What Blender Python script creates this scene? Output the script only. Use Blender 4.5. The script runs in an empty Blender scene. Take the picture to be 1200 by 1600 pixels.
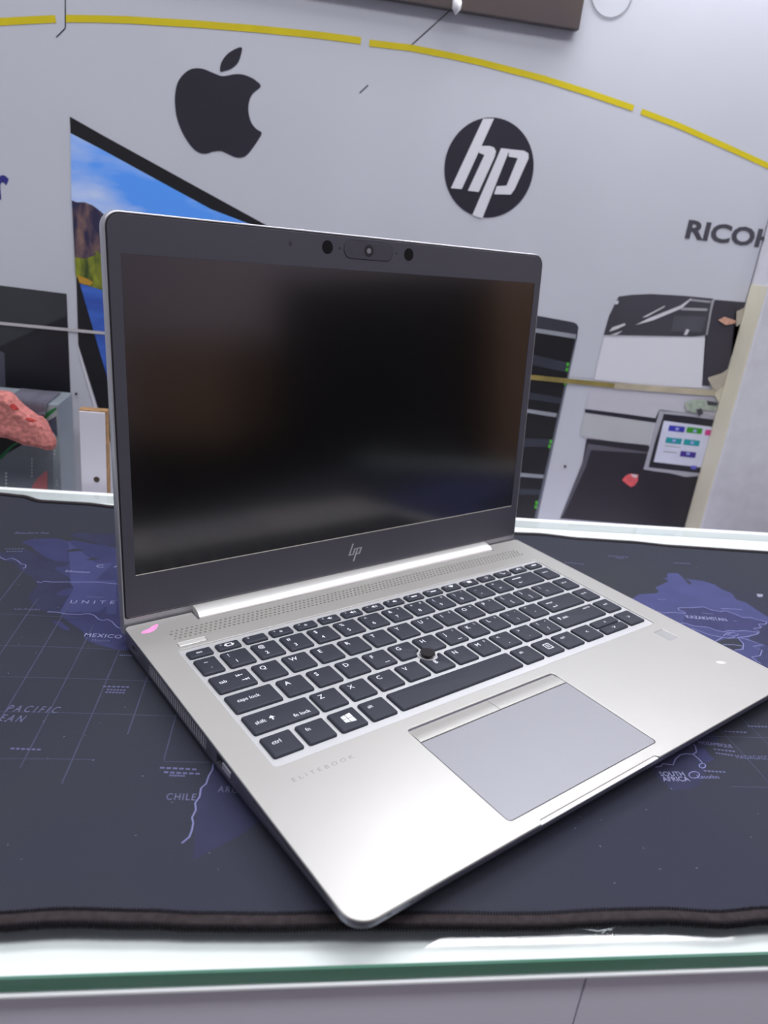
import bpy, bmesh, math, random
from mathutils import Vector, Matrix
random.seed(4)
S = bpy.context.scene
COL = S.collection

# ------------------------------------------------------------------ camera
# desk frame: X along the counter, Y towards the poster wall, Z up, metres; floor at z = 0
TH = math.radians(30.2)              # yaw of the laptop on the counter
ZT = 0.900                           # top of the glass counter
CAM = Vector((-0.03802, -0.18978, ZT + 0.24673))
AX = Matrix(((0.986902, -0.118617, 0.109334), (0.058889, -0.366079, -0.928719), (0.150186, 0.922993, -0.354299)))
ax_x, ax_d, ax_f = Vector(AX[0]).normalized(), Vector(AX[1]), Vector(AX[2]).normalized()
ax_d = ax_f.cross(ax_x).normalized(); ax_x = ax_d.cross(ax_f).normalized()
FPX = 1172.175
cam_d = bpy.data.cameras.new('camera'); cam = bpy.data.objects.new('camera', cam_d); COL.objects.link(cam)
m3 = Matrix((ax_x, -ax_d, -ax_f)).transposed()
cam.matrix_world = Matrix.Translation(CAM) @ m3.to_4x4()
cam_d.sensor_fit = 'VERTICAL'; cam_d.sensor_height = 36.0; cam_d.lens = FPX * 36.0 / 1600.0
cam_d.clip_start = 0.01; cam_d.clip_end = 50
cam_d.dof.use_dof = True; cam_d.dof.focus_distance = 0.43; cam_d.dof.aperture_fstop = 10.0
S.camera = cam

# ------------------------------------------------------------------ world, lamps, exposure
w = bpy.data.worlds.new('world'); S.world = w; w.use_nodes = True
w.node_tree.nodes['Background'].inputs[0].default_value = (0.62, 0.66, 0.74, 1)
w.node_tree.nodes['Background'].inputs[1].default_value = 0.15
S.view_settings.view_transform = 'Standard'; S.view_settings.look = 'None'
S.view_settings.gamma = 1.0; S.view_settings.use_curve_mapping = False
S.view_settings.exposure = -0.44
LIGHTS = [  # guessed ceiling panels, out of view: x, y, size x, size y, watts
    (0.10, 0.15, 1.20, 0.30, 17.0),
    (-0.60, -0.45, 1.20, 0.30, 17.0),
    (0.75, -0.45, 1.20, 0.30, 17.0),
]
TUBE_E = 72.0                        # glow of the guessed wall-mounted LED tube
ROOM = dict(x0=-1.7, x1=1.5, y0=-2.2, y1=0.584, z1=2.55)
for lx, ly, sx, sy, wt in LIGHTS:
    ld = bpy.data.lights.new('ceiling_lamp', 'AREA'); ld.shape = 'RECTANGLE'; ld.size = sx; ld.size_y = sy
    ld.energy = wt; ld.color = (0.97, 0.98, 1.0)
    lo = bpy.data.objects.new('ceiling_lamp', ld); COL.objects.link(lo); lo.location = (lx, ly, ROOM['z1'] - 0.045)

# ------------------------------------------------------------------ helpers
def lin(c):
    return tuple(((v / 255.0) / 12.92 if v / 255.0 <= 0.04045 else ((v / 255.0 + 0.055) / 1.055) ** 2.4) for v in c)
MATS = {}
def mat(name, col, rough=0.5, metal=0.0, var=0.06, scale=60.0, bump=0.0, bscale=400.0, spec=0.5, col2=None, stretch=None, sharp=(0.3, 0.7), coat=0.0, detail=4.0):
    """procedural principled material: colour varied by noise, optional fine bump"""
    if name in MATS: return MATS[name]
    m = bpy.data.materials.new(name); m.use_nodes = True; nt = m.node_tree; N = nt.nodes
    b = N['Principled BSDF']; b.inputs['Roughness'].default_value = rough; b.inputs['Metallic'].default_value = metal
    b.inputs['Specular IOR Level'].default_value = spec
    if coat: b.inputs['Coat Weight'].default_value = coat; b.inputs['Coat Roughness'].default_value = 0.1
    c = lin(col)
    tc = N.new('ShaderNodeTexCoord'); mp = N.new('ShaderNodeMapping')
    if stretch: mp.inputs['Scale'].default_value = stretch
    nt.links.new(tc.outputs['Object'], mp.inputs['Vector'])
    nz = N.new('ShaderNodeTexNoise'); nz.inputs['Scale'].default_value = scale; nz.inputs['Detail'].default_value = detail
    nt.links.new(mp.outputs['Vector'], nz.inputs['Vector'])
    rp = N.new('ShaderNodeValToRGB'); rp.color_ramp.elements[0].position = sharp[0]; rp.color_ramp.elements[1].position = sharp[1]
    if col2 is None:
        rp.color_ramp.elements[0].color = tuple(max(0, v * (1 - var)) for v in c) + (1,)
        rp.color_ramp.elements[1].color = tuple(min(1, v * (1 + var)) for v in c) + (1,)
    else:
        rp.color_ramp.elements[0].color = c + (1,); rp.color_ramp.elements[1].color = lin(col2) + (1,)
    nt.links.new(nz.outputs['Fac'], rp.inputs['Fac']); nt.links.new(rp.outputs['Color'], b.inputs['Base Color'])
    if bump:
        n2 = N.new('ShaderNodeTexNoise'); n2.inputs['Scale'].default_value = bscale; n2.inputs['Detail'].default_value = 3
        nt.links.new(tc.outputs['Object'], n2.inputs['Vector'])
        bp = N.new('ShaderNodeBump'); bp.inputs['Strength'].default_value = bump; bp.inputs['Distance'].default_value = 0.0005
        nt.links.new(n2.outputs['Fac'], bp.inputs['Height']); nt.links.new(bp.outputs['Normal'], b.inputs['Normal'])
    MATS[name] = m
    return m

def tag(o, label=None, cat=None, group=None, kind=None):
    if label: o['label'] = label
    if cat: o['category'] = cat
    if group: o['group'] = group
    if kind: o['kind'] = kind
    return o
def empty(name, loc=(0, 0, 0), rz=0.0):
    o = bpy.data.objects.new(name, None); COL.objects.link(o); o.location = loc; o.rotation_euler = (0, 0, rz)
    o.empty_display_size = 0.02
    return o
def put(name, me, m=None, parent=None, loc=None, smooth=None):
    o = bpy.data.objects.new(name, me); COL.objects.link(o)
    if m is not None and not me.materials: me.materials.append(m)
    if parent is not None: o.parent = parent
    if loc is not None: o.location = loc
    if smooth is not None:
        for p in me.polygons: p.use_smooth = True
        try: me.set_sharp_from_angle(angle=math.radians(smooth))
        except Exception: pass
    return o
def me_from(bm, name='mesh'):
    bmesh.ops.recalc_face_normals(bm, faces=bm.faces[:])
    me = bpy.data.meshes.new(name); bm.to_mesh(me); bm.free(); return me
def add_box(bm, x0, x1, y0, y1, z0, z1):
    v = [bm.verts.new(p) for p in ((x0,y0,z0),(x1,y0,z0),(x1,y1,z0),(x0,y1,z0),(x0,y0,z1),(x1,y0,z1),(x1,y1,z1),(x0,y1,z1))]
    for f in ((3,2,1,0),(4,5,6,7),(0,1,5,4),(1,2,6,5),(2,3,7,6),(3,0,4,7)): bm.faces.new([v[i] for i in f])
    return v
def box_me(x0, x1, y0, y1, z0, z1, bev=0.0, seg=2):
    bm = bmesh.new(); add_box(bm, x0, x1, y0, y1, z0, z1)
    if bev: bmesh.ops.bevel(bm, geom=bm.edges[:], offset=bev, segments=seg, affect='EDGES', profile=0.5)
    return me_from(bm)
def rrect(x0, x1, y0, y1, r, n=6):
    """rounded rectangle outline, ccw; r may be 4 radii: bl, br, tr, tl"""
    rs = r if isinstance(r, (tuple, list)) else (r,) * 4
    out = []
    for (cx, cy, a0, rr) in ((x0 + rs[0], y0 + rs[0], 180, rs[0]), (x1 - rs[1], y0 + rs[1], 270, rs[1]), (x1 - rs[2], y1 - rs[2], 0, rs[2]), (x0 + rs[3], y1 - rs[3], 90, rs[3])):
        if rr <= 1e-7: out.append((cx, cy)); continue
        for i in range(n + 1):
            a = math.radians(a0 + 90 * i / n); out.append((cx + rr * math.cos(a), cy + rr * math.sin(a)))
    return out
def offset_loop(pts, d):
    """move a ccw loop inwards by d"""
    n = len(pts); out = []
    for i in range(n):
        p0, p1, p2 = Vector(pts[i - 1]), Vector(pts[i]), Vector(pts[(i + 1) % n])
        a = p1 - p0; b = p2 - p1
        if a.length < 1e-9: a = b
        if b.length < 1e-9: b = a
        a.normalize(); b.normalize()
        n1 = Vector((-a.y, a.x)); n2 = Vector((-b.y, b.x)); nn = n1 + n2
        if nn.length < 1e-6: nn = n1
        nn.normalize(); k = max(0.4, nn.dot(n1))
        q = p1 + nn * (d / k); out.append((q.x, q.y))
    return out
def curve_plate(loops, z0, z1, bev=0.0, res=2):
    """flat plate with holes: filled 2D curve, extruded and bevelled"""
    cu = bpy.data.curves.new('plate', 'CURVE'); cu.dimensions = '2D'; cu.fill_mode = 'BOTH'
    for lp in loops:
        sp = cu.splines.new('POLY'); sp.points.add(len(lp) - 1)
        for i, p in enumerate(lp): sp.points[i].co = (p[0], p[1], 0, 1)
        sp.use_cyclic_u = True
    cu.extrude = max(1e-6, (z1 - z0) / 2 - bev); cu.bevel_depth = bev; cu.bevel_resolution = res; cu.offset = -bev
    o = bpy.data.objects.new('plate', cu); COL.objects.link(o)
    dg = bpy.context.evaluated_depsgraph_get(); dg.update()
    me = bpy.data.meshes.new_from_object(o.evaluated_get(dg))
    me.transform(Matrix.Translation((0, 0, (z0 + z1) / 2)))
    bpy.data.objects.remove(o); bpy.data.curves.remove(cu); me.materials.clear()
    return me
TXT = {}
def text_me(s, size=1.0, space=1.0, shear=0.0, bold=0.0, line=1.0, align='LEFT'):
    key = (s, size, space, shear, bold, align)
    if key in TXT: return TXT[key]
    cu = bpy.data.curves.new('lettering', 'FONT'); cu.body = s; cu.size = size; cu.space_character = space; cu.shear = shear
    cu.offset = bold; cu.resolution_u = 3; cu.align_x = align; cu.space_line = line
    o = bpy.data.objects.new('lettering', cu); COL.objects.link(o)
    dg = bpy.context.evaluated_depsgraph_get(); dg.update()
    me = bpy.data.meshes.new_from_object(o.evaluated_get(dg))
    bpy.data.objects.remove(o); bpy.data.curves.remove(cu); me.materials.clear()
    TXT[key] = me
    return me
def fit_text(s, x0, x1, h=None, **kw):
    """lettering fitted between x0 and x1 with cap height h (baseline at y = 0)"""
    me = text_me(s, 1.0, **kw).copy()
    xs = [v.co.x for v in me.vertices]; ys = [v.co.y for v in me.vertices]
    a, b = min(xs), max(xs); sx = (x1 - x0) / (b - a); sy = sx if h is None else h / max(ys)
    for v in me.vertices: v.co = ((v.co.x - a) * sx + x0, v.co.y * sy, 0)
    return me
def poly_me(polys, z=0.0):
    bm = bmesh.new()
    for pts in polys:
        f = bm.faces.new([bm.verts.new((p[0], p[1], z)) for p in pts])
    bm.normal_update()
    for f in bm.faces:
        if f.normal.z < 0: f.normal_flip()
    bmesh.ops.triangulate(bm, faces=bm.faces[:], ngon_method='EAR_CLIP')
    me = bpy.data.meshes.new('print'); bm.to_mesh(me); bm.free(); return me
def ribbon(bm, pts, wd, z=0.0, closed=False):
    P = [Vector((p[0], p[1])) for p in pts]; n = len(P); prev = None; first = None
    for i in range(n):
        if closed: a, b = P[i - 1], P[(i + 1) % n]
        else: a, b = P[max(0, i - 1)], P[min(n - 1, i + 1)]
        t = (b - a); t.normalize(); q = Vector((-t.y, t.x)) * (wd / 2)
        cur = (bm.verts.new((P[i].x + q.x, P[i].y + q.y, z)), bm.verts.new((P[i].x - q.x, P[i].y - q.y, z)))
        if prev: bm.faces.new((prev[0], prev[1], cur[1], cur[0]))
        else: first = cur
        prev = cur
    if closed: bm.faces.new((prev[0], prev[1], first[1], first[0]))
def lathe(prof, n=24):
    """prof: (r, z) list, revolved about z"""
    bm = bmesh.new(); rings = []
    for r, z in prof:
        if r < 1e-7: rings.append([bm.verts.new((0, 0, z))])
        else: rings.append([bm.verts.new((r * math.cos(2 * math.pi * i / n), r * math.sin(2 * math.pi * i / n), z)) for i in range(n)])
    for a, b in zip(rings, rings[1:]):
        for i in range(n):
            j = (i + 1) % n
            if len(a) == 1 and len(b) == 1: continue
            if len(a) == 1: bm.faces.new((a[0], b[i], b[j]))
            elif len(b) == 1: bm.faces.new((a[i], a[j], b[0]))
            else: bm.faces.new((a[i], a[j], b[j], b[i]))
    return me_from(bm)
def loft(loops3, cap0=True, cap1=True):
    bm = bmesh.new(); R = [[bm.verts.new(p) for p in lp] for lp in loops3]
    for a, b in zip(R, R[1:]):
        n = len(a)
        for i in range(n):
            j = (i + 1) % n; bm.faces.new((a[i], a[j], b[j], b[i]))
    if cap0: bm.faces.new(list(reversed(R[0])))
    if cap1: bm.faces.new(R[-1])
    return me_from(bm)
def ray(u, v):
    return ax_x * ((u - 600) / FPX) + ax_d * ((v - 800) / FPX) + ax_f
def on_y(u, v, Y):                   # image point -> point on the vertical plane y = Y
    d = ray(u, v); return CAM + d * ((Y - CAM.y) / d.y)
def on_z(u, v, Z):                   # image point -> point on the horizontal plane z = Z
    d = ray(u, v); return CAM + d * ((Z - CAM.z) / d.z)
def boolean_cut(me, boxes):
    a = bpy.data.objects.new('a', me); COL.objects.link(a); tmp = [a]
    for i, bx in enumerate(boxes):
        b = bpy.data.objects.new('b', box_me(*bx)); COL.objects.link(b); tmp.append(b)
        md = a.modifiers.new('cut', 'BOOLEAN'); md.operation = 'DIFFERENCE'; md.object = b; md.solver = 'EXACT'
    dg = bpy.context.evaluated_depsgraph_get(); dg.update()
    out = bpy.data.meshes.new_from_object(a.evaluated_get(dg))
    for t in tmp: bpy.data.objects.remove(t)
    return out

# ------------------------------------------------------------------ room shell
R0 = ROOM
m_wall = mat('wall_paint', (196, 195, 204), 0.6, bump=0.15, bscale=120)
m_cream = mat('cream_paint', (204, 198, 180), 0.7, var=0.08, scale=9, bump=0.2, bscale=90)
m_ceil = mat('ceiling_paint', (225, 225, 228), 0.8)
m_floor = mat('floor_tile', (120, 112, 105), 0.35, var=0.1, scale=5)
def struct(name, me, m, label=None): return tag(put(name, me, m), label, kind='structure')
struct('floor', box_me(R0['x0'], R0['x1'], R0['y0'], R0['y1'], -0.05, 0.0), m_floor)
struct('ceiling', box_me(R0['x0'], R0['x1'], R0['y0'], R0['y1'], R0['z1'], R0['z1'] + 0.05), m_ceil)
struct('wall_back', box_me(R0['x0'], R0['x1'], R0['y1'], R0['y1'] + 0.06, 0, R0['z1']), m_wall)
struct('wall_left', box_me(R0['x0'] - 0.06, R0['x0'], R0['y0'], R0['y1'], 0, R0['z1']), m_wall)
struct('wall_right', box_me(R0['x1'], R0['x1'] + 0.06, R0['y0'], R0['y1'], 0, R0['z1']), mat('mauve_paint', (204, 190, 200), 0.7, var=0.06, scale=3))
struct('wall_front', box_me(R0['x0'], R0['x1'], R0['y0'] - 0.06, R0['y0'], 0, R0['z1']), m_wall)
YP = 0.580                            # face of the printed boards
PX = 0.448; PY = 0.551                # pillar: left face x, front face y
pillar = struct('wall_pillar', box_me(PX, R0['x1'] - 0.001, PY, R0['y1'] - 0.0005, 0.0, R0['z1'] - 0.001, 0.002), m_wall)
pside = put('pillar_side', box_me(PX - 0.0012, PX + 0.0002, PY + 0.001, YP - 0.0005, 0.0, ZT + 0.232), m_cream, pillar)

for i, (lx, ly, sx, sy, wt) in enumerate(LIGHTS):
    fx = tag(put('ceiling_light', box_me(lx - sx / 2 - 0.02, lx + sx / 2 + 0.02, ly - sy / 2 - 0.02, ly + sy / 2 + 0.02, R0['z1'] - 0.035, R0['z1'], 0.004), mat('lamp_housing', (230, 230, 230), 0.5)),
             ('guessed white rectangular ceiling light panel above the glass counter', 'guessed white rectangular ceiling light panel far from the black cabinet', 'guessed white rectangular ceiling light panel near the black cabinet')[i], 'light', 'ceiling light panels')

# unseen dark cabinet by the right wall, added to darken the screen reflection
cab = tag(empty('reflection_cabinet', (1.32, -0.19, 0)), 'unseen tall black cabinet with two doors added for the screen reflection', 'cabinet')
m_black = mat('black_laminate', (16, 16, 20), 0.6)
put('body', box_me(-0.17, 0.179, -0.24, 0.24, 0, 1.24, 0.004), m_black, cab)
for s in (-1, 1):
    d = put('door', box_me(-0.186, -0.171, -0.235 if s < 0 else 0.003, -0.003 if s < 0 else 0.235, 0.05, 1.22, 0.002), m_black, cab)
    put('handle', box_me(-0.198, -0.187, s * 0.03 - 0.006, s * 0.03 + 0.006, 0.7, 0.85, 0.002), mat('steel', (150, 150, 155), 0.35, 0.9), d)

lowc = tag(empty('reflection_side_cabinet', (1.34, -0.76, 0)), 'unseen low black cabinet under a brown carton, added for the screen reflection', 'cabinet')  # unseen, added for the dark lower part of the screen reflection
put('body', box_me(-0.15, 0.155, -0.30, 0.30, 0, 0.84, 0.004), m_black, lowc)
for s in (-1, 1): put('door', box_me(-0.166, -0.151, -0.295 if s < 0 else 0.003, -0.003 if s < 0 else 0.295, 0.05, 0.82, 0.002), m_black, lowc)
m_carton = mat('brown_cardboard', (166, 132, 108), 0.85, var=0.12, scale=8)
def carton(x, y, z, hx, hy, h, label):  # unseen cartons, added to bring brown into the screen reflection
    c_ = tag(empty('reflection_carton', (x, y, z)), label, 'carton')
    put('walls', box_me(-hx, hx, -hy, hy, 0, h, 0.002), m_carton, c_)
    put('tape', box_me(-hx - 0.0006, hx + 0.0006, -0.025, 0.025, h * 0.6, h + 0.0006), mat('carton_tape', (150, 104, 84), 0.4), c_)
carton(1.34, -0.79, 0.84, 0.13, 0.17, 0.27, 'unseen brown carton on the low black cabinet, added for the screen reflection')
carton(1.36, 0.20, 0.0, 0.12, 0.13, 1.25, 'unseen tall brown carton beside the tall black cabinet, added for the screen reflection')

# ------------------------------------------------------------------ glass counter
counter = tag(empty('shop_counter', (0, 0.23, 0)), 'white shop counter with a green-edged glass top under the desk mat', 'counter')
CX0, CX1 = -1.15, 0.72
GY0, GY1, GT = -0.0008, 0.4535, 0.0076
def cput(name, x0, x1, y0, y1, z0, z1, m, bev=0.0, seg=2):
    return put(name, box_me(x0, x1, y0 - 0.23, y1 - 0.23, z0, z1, bev, seg), m, counter)
g = bpy.data.materials.new('glass_sheet'); g.use_nodes = True; nt = g.node_tree; nt.nodes.clear()
out = nt.nodes.new('ShaderNodeOutputMaterial'); mx = nt.nodes.new('ShaderNodeMixShader'); tr = nt.nodes.new('ShaderNodeBsdfTransparent')
gl = nt.nodes.new('ShaderNodeBsdfGlossy'); fr = nt.nodes.new('ShaderNodeFresnel'); nz = nt.nodes.new('ShaderNodeTexNoise'); rp = nt.nodes.new('ShaderNodeValToRGB')
tr.inputs[0].default_value = (0.985, 0.995, 0.992, 1); gl.inputs['Roughness'].default_value = 0.03; fr.inputs[0].default_value = 1.5
nz.inputs['Scale'].default_value = 40; rp.color_ramp.elements[0].color = (0.02, 0.02, 0.02, 1); rp.color_ramp.elements[1].color = (0.05, 0.05, 0.05, 1)
nt.links.new(nz.outputs['Fac'], rp.inputs['Fac']); nt.links.new(rp.outputs['Color'], gl.inputs['Roughness'])
ge = nt.nodes.new('ShaderNodeNewGeometry'); inv = nt.nodes.new('ShaderNodeMath'); inv.operation = 'SUBTRACT'; inv.inputs[0].default_value = 1.0; mul = nt.nodes.new('ShaderNodeMath'); mul.operation = 'MULTIPLY'
nt.links.new(ge.outputs['Backfacing'], inv.inputs[1]); nt.links.new(fr.outputs[0], mul.inputs[0]); nt.links.new(inv.outputs[0], mul.inputs[1]); nt.links.new(mul.outputs[0], mx.inputs[0]); nt.links.new(tr.outputs[0], mx.inputs[1]); nt.links.new(gl.outputs[0], mx.inputs[2]); nt.links.new(mx.outputs[0], out.inputs[0])
m_edge = mat('green_glass_edge', (84, 134, 112), 0.25, var=0.18, scale=14, stretch=(1, 1, 12), col2=(100, 142, 126))
glass = cput('glass_top', CX0, CX1, GY0, GY1, ZT - GT, ZT, g, 0.0007, 1)
glass.data.materials.append(m_edge)
for p in glass.data.polygons:
    if p.normal.y < -0.5: p.material_index = 1
m_board = mat('white_laminate', (246, 249, 250), 0.35, var=0.015, scale=8)
m_apron = mat('grey_laminate', (222, 219, 231), 0.5, var=0.03, scale=6)
m_apron2 = mat('lower_laminate', (150, 148, 156), 0.5, var=0.03, scale=6)
cput('white_board', CX0, CX1, -0.0014, 0.4595, ZT - GT - 0.0022, ZT - GT - 0.0002, m_board, 0.0005, 1)
cput('rear_white_filler', CX0, CX1, 0.4537, 0.4595, ZT - GT - 0.0001, ZT - 0.0002, m_board, 0.0004, 1)  # white filler added so the rear glass edge shows white without refraction
seam_x = on_y(905, 1570, 0.002).x
cput('apron_panel', CX0, seam_x - 0.0003, 0.002, 0.020, ZT - 0.052, ZT - GT - 0.0023, m_apron, 0.0005, 1)
cput('apron_panel', seam_x + 0.0003, CX1, 0.002, 0.020, ZT - 0.052, ZT - GT - 0.0023, m_apron, 0.0005, 1)
cput('edge_highlight', CX0, CX1, 0.001, 0.020, ZT - 0.055, ZT - 0.0525, m_board, 0.0004, 1)  # white strip painted in as the highlight on the apron's lower edge
cput('cabinet_body', CX0, CX1, 0.012, 0.459, 0.0, ZT - 0.0552, m_apron2, 0.001, 1)
cput('rear_panel', CX0, CX1, 0.440, 0.459, ZT - 0.0551, ZT - GT - 0.0023, m_apron, 0.0005, 1)
LEDGE = ZT - 0.075
tag(put('low_cabinet', box_me(CX0, PX - 0.003, 0.4600, YP - 0.0005, 0.0, LEDGE, 0.001, 1), m_apron), 'narrow grey low cabinet between the counter and the printed wall', 'cabinet')

# ------------------------------------------------------------------ desk mat with printed world map
MT = 0.003
ZM = ZT + MT                         # top of the mat
MX0, MX1 = -0.37, 0.60
def lerp_tab(tab, x):
    if x <= tab[0][0]: return tab[0][1]
    for (a, b), (c, d) in zip(tab, tab[1:]):
        if x <= c:
            t = (x - a) / (c - a); t = t * t * (3 - 2 * t); return b + (d - b) * t
    return tab[-1][1]
FRONT = [(-0.37, 0.0185), (-0.124, 0.0176), (-0.105, 0.0184), (-0.075, 0.0172), (-0.055, 0.0160), (-0.02, 0.0150), (0.03, 0.0136), (0.075, 0.0128), (0.10, 0.0134), (0.125, 0.0131), (0.15, 0.0112), (0.172, 0.0128), (0.22, 0.0140), (0.30, 0.0122), (0.6, 0.013)]
BACK = [(-0.37, 0.430), (-0.262, 0.4345), (-0.245, 0.4325), (-0.225, 0.4235), (-0.19, 0.4235), (-0.168, 0.4205), (-0.05, 0.416), (0.18, 0.4125), (0.205, 0.4135), (0.24, 0.4085), (0.29, 0.4075), (0.33, 0.403), (0.424, 0.4010), (0.6, 0.399)]
def mat_front(x): return lerp_tab(FRONT, x)
def mat_back(x): return lerp_tab(BACK, x)
def edge_lift(x): return 0.0004 * (1 + math.sin(x * 55.0 + 0.6))
m_matc = mat('mat_fabric', (44, 46, 61), 0.85, var=0.0, scale=5, col2=(48, 50, 57), bump=0.5, bscale=1500, spec=0.25)
bm = bmesh.new(); NX = 200
prof = [(0.0, 0.5), (0.002, 1), (0.008, 1), (0.02, 1), (0.5, 1), (0.98, 1), (0.992, 1), (0.998, 1), (1.0, 0.5)]
tops, bots = [], []
for i in range(NX + 1):
    x = MX0 + (MX1 - MX0) * i / NX; yf, yb = mat_front(x), mat_back(x); c1, c2 = [], []
    for t, hh in prof:
        y = yf + (yb - yf) * t
        lift = edge_lift(x) * max(0.0, 1 - (y - yf) / 0.012)
        c1.append(bm.verts.new((x, y, ZT + MT * hh + lift))); c2.append(bm.verts.new((x, y, ZT + lift * (0.9 if hh < 1 else 0.7) + 0.00005)))
    tops.append(c1); bots.append(c2)
K = len(prof)
for i in range(NX):
    for j in range(K - 1):
        bm.faces.new((tops[i][j], tops[i + 1][j], tops[i + 1][j + 1], tops[i][j + 1]))
        bm.faces.new((bots[i][j], bots[i][j + 1], bots[i + 1][j + 1], bots[i + 1][j]))
    bm.faces.new((tops[i][0], bots[i][0], bots[i + 1][0], tops[i + 1][0]))
    bm.faces.new((tops[i][-1], tops[i + 1][-1], bots[i + 1][-1], bots[i][-1]))
for i in (0, NX):
    for j in range(K - 1): bm.faces.new((tops[i][j], tops[i][j + 1], bots[i][j + 1], bots[i][j]))
dmat = tag(put('desk_mat', me_from(bm), m_matc, smooth=50), 'dark blue-grey fabric desk mat printed with a world map', 'desk mat')

# stitched rim: binding cord and thread stitches
m_bind = mat('binding_thread', (52, 46, 48), 0.9, var=0.25, scale=300, bump=0.6, bscale=1500, spec=0.15)
m_stitch = mat('stitch_thread', (24, 21, 27), 0.9, var=0.2, scale=500, spec=0.15)
def rim(fy, sgn, lift):
    bm = bmesh.new(); prev = None; n = 320
    sec = [(-0.0012, 0.0006), (-0.0015, 0.0022), (-0.0006, 0.0034), (0.0010, 0.0037), (0.0028, 0.0036), (0.0036, 0.0031)]
    for i in range(n + 1):
        x = MX0 + (MX1 - MX0) * i / n; l = edge_lift(x) if lift else 0
        cur = [bm.verts.new((x, fy(x) + sgn * a, ZT + b + l)) for a, b in sec]
        if prev:
            for j in range(len(sec) - 1): bm.faces.new((prev[j], cur[j], cur[j + 1], prev[j + 1]))
        prev = cur
    return me_from(bm)
def stitches(fy, sgn, lift):
    bm = bmesh.new(); x = MX0 + 0.001; k = 0
    while x < MX1 - 0.001:
        l = edge_lift(x) if lift else 0; y = fy(x); j = random.uniform(-0.0001, 0.0001)
        for (a0, a1, z0, z1, sk) in ((0.0030, 0.0046, 0.0028, 0.0037, 0.0006), (-0.0019, -0.0004, 0.0004, 0.0034, 0.0005)):
            vs = add_box(bm, x - 0.00035, x + 0.00035, 0, 1, z0, z1)
            for v in vs:
                t = v.co.y; v.co.x += sk * (t - 0.5) * sgn
                v.co.y = y + sgn * (a0 + (a1 - a0) * t + j); v.co.z += ZT + l
        x += 0.0012
    return me_from(bm)
put('bound_edge', rim(mat_front, 1, True), m_bind, dmat, smooth=60); put('bound_edge', rim(mat_back, -1, False), m_bind, dmat, smooth=60)
tag(put('edge_stitching', stitches(mat_front, 1, True), m_stitch, dmat), kind='stuff')
tag(put('edge_stitching', stitches(mat_back, -1, False), m_stitch, dmat), kind='stuff')

def mp(u, v): p = on_z(u, v, ZM); return (p.x, p.y)
def zm(pts, ox, oy, sc): return [mp(ox + a / sc, oy + b / sc) for a, b in pts]
m_land_dk = mat('print_land_dark', (47, 48, 72), 0.85, var=0.10, scale=60, bump=0.4, bscale=1500, spec=0.25)
m_land = mat('print_land', (53, 54, 90), 0.85, var=0.12, scale=40, bump=0.4, bscale=1500, spec=0.25)
m_land_lt = mat('print_land_light', (62, 65, 105), 0.85, var=0.10, scale=40, bump=0.4, bscale=1500, spec=0.25)
m_line = mat('print_border', (112, 114, 158), 0.8)
m_grid = mat('print_grid', (64, 66, 92), 0.85, var=0.2, scale=80)
m_word = mat('print_lettering', (136, 138, 172), 0.8)
m_word_mid = mat('print_ocean_lettering', (96, 98, 130), 0.85)
m_word_dim = mat('print_small_lettering', (88, 90, 126), 0.85)
LZ = ZM + 0.00004
def land(pts, m, k=0): return put('land_print', poly_me([pts], LZ + 0.00003 * k), m, dmat)
A = lambda pts: zm(pts, 0, 780, 6.0)
# North America, western side darker, interior lighter
west = A([(-40,500),(0,490),(120,505),(230,470),(420,540),(660,590),(700,830),(640,960),(580,1090),(440,1060),(345,1020),(300,970),(265,920),(290,880),(350,800),(345,775),(300,735),(240,700),(180,660),(130,600),(0,560),(-40,560)])
land(west, m_land_dk)
na = A([(205,410),(265,380),(400,370),(530,368),(640,395),(700,385),(860,415),(1000,440),(1100,455)]) + [(-0.10, 0.372), (-0.06, 0.34), (-0.045, 0.31), (-0.07, 0.285), (-0.085, 0.262), (-0.092, 0.235), (-0.105, 0.226), (-0.112, 0.212), (-0.095, 0.20), (-0.085, 0.185), (-0.07, 0.172), (-0.083, 0.176)] + \
     zm([(950,172),(900,170),(830,160),(760,142),(680,118),(605,85)], 0, 980, 4.615) + A([(790,1290),(780,1245),(720,1200),(640,1150),(580,1100),(560,1050),(590,1010),(610,960),(655,905),(560,905),(520,890),(590,850),(690,830),(665,800),(660,760),(640,730),(580,690),(510,655),(530,635),(620,630),(660,590),(520,580),(430,545),(350,495),(290,440)])
land(na, m_land, 1)
land(A([(640,345),(720,310),(860,320),(1100,330),(1110,430),(960,436),(860,398),(740,368)]), m_land_dk, 1)
land(A([(480,1140),(570,1145),(620,1190),(660,1215),(640,1235),(590,1220),(550,1190)]), m_land, 1)
land(A([(625,482),(700,462),(805,478),(720,490),(630,494)]), m_matc, 3); land(A([(800,572),(870,550),(940,560),(860,575)]), m_matc, 3)
land(A([(640,395),(900,600),(1060,600),(900,760),(1090,760),(1090,1080),(1000,1080),(1000,1000),(930,1060),(560,1060),(590,1010),(655,905),(690,830),(665,790)]), m_land_lt, 2)
# South America
Z4 = lambda pts: zm(pts, 160, 900, 4.0)
sa = [(-0.092, 0.180), (-0.08, 0.172), (-0.05, 0.178), (-0.01, 0.166), (0.03, 0.146), (0.01, 0.11), (-0.01, 0.088), (-0.03, 0.07), (-0.042, 0.058)] + \
     [mp(a, b) for a, b in ((300, 1345), (290, 1330), (284, 1318), (296, 1308), (302, 1290), (302, 1275), (307, 1255), (315, 1232), (326, 1215), (333, 1197))] + [(-0.058, 0.115), (-0.072, 0.135), (-0.085, 0.155)]
land(sa, m_land_dk, 1)
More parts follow.
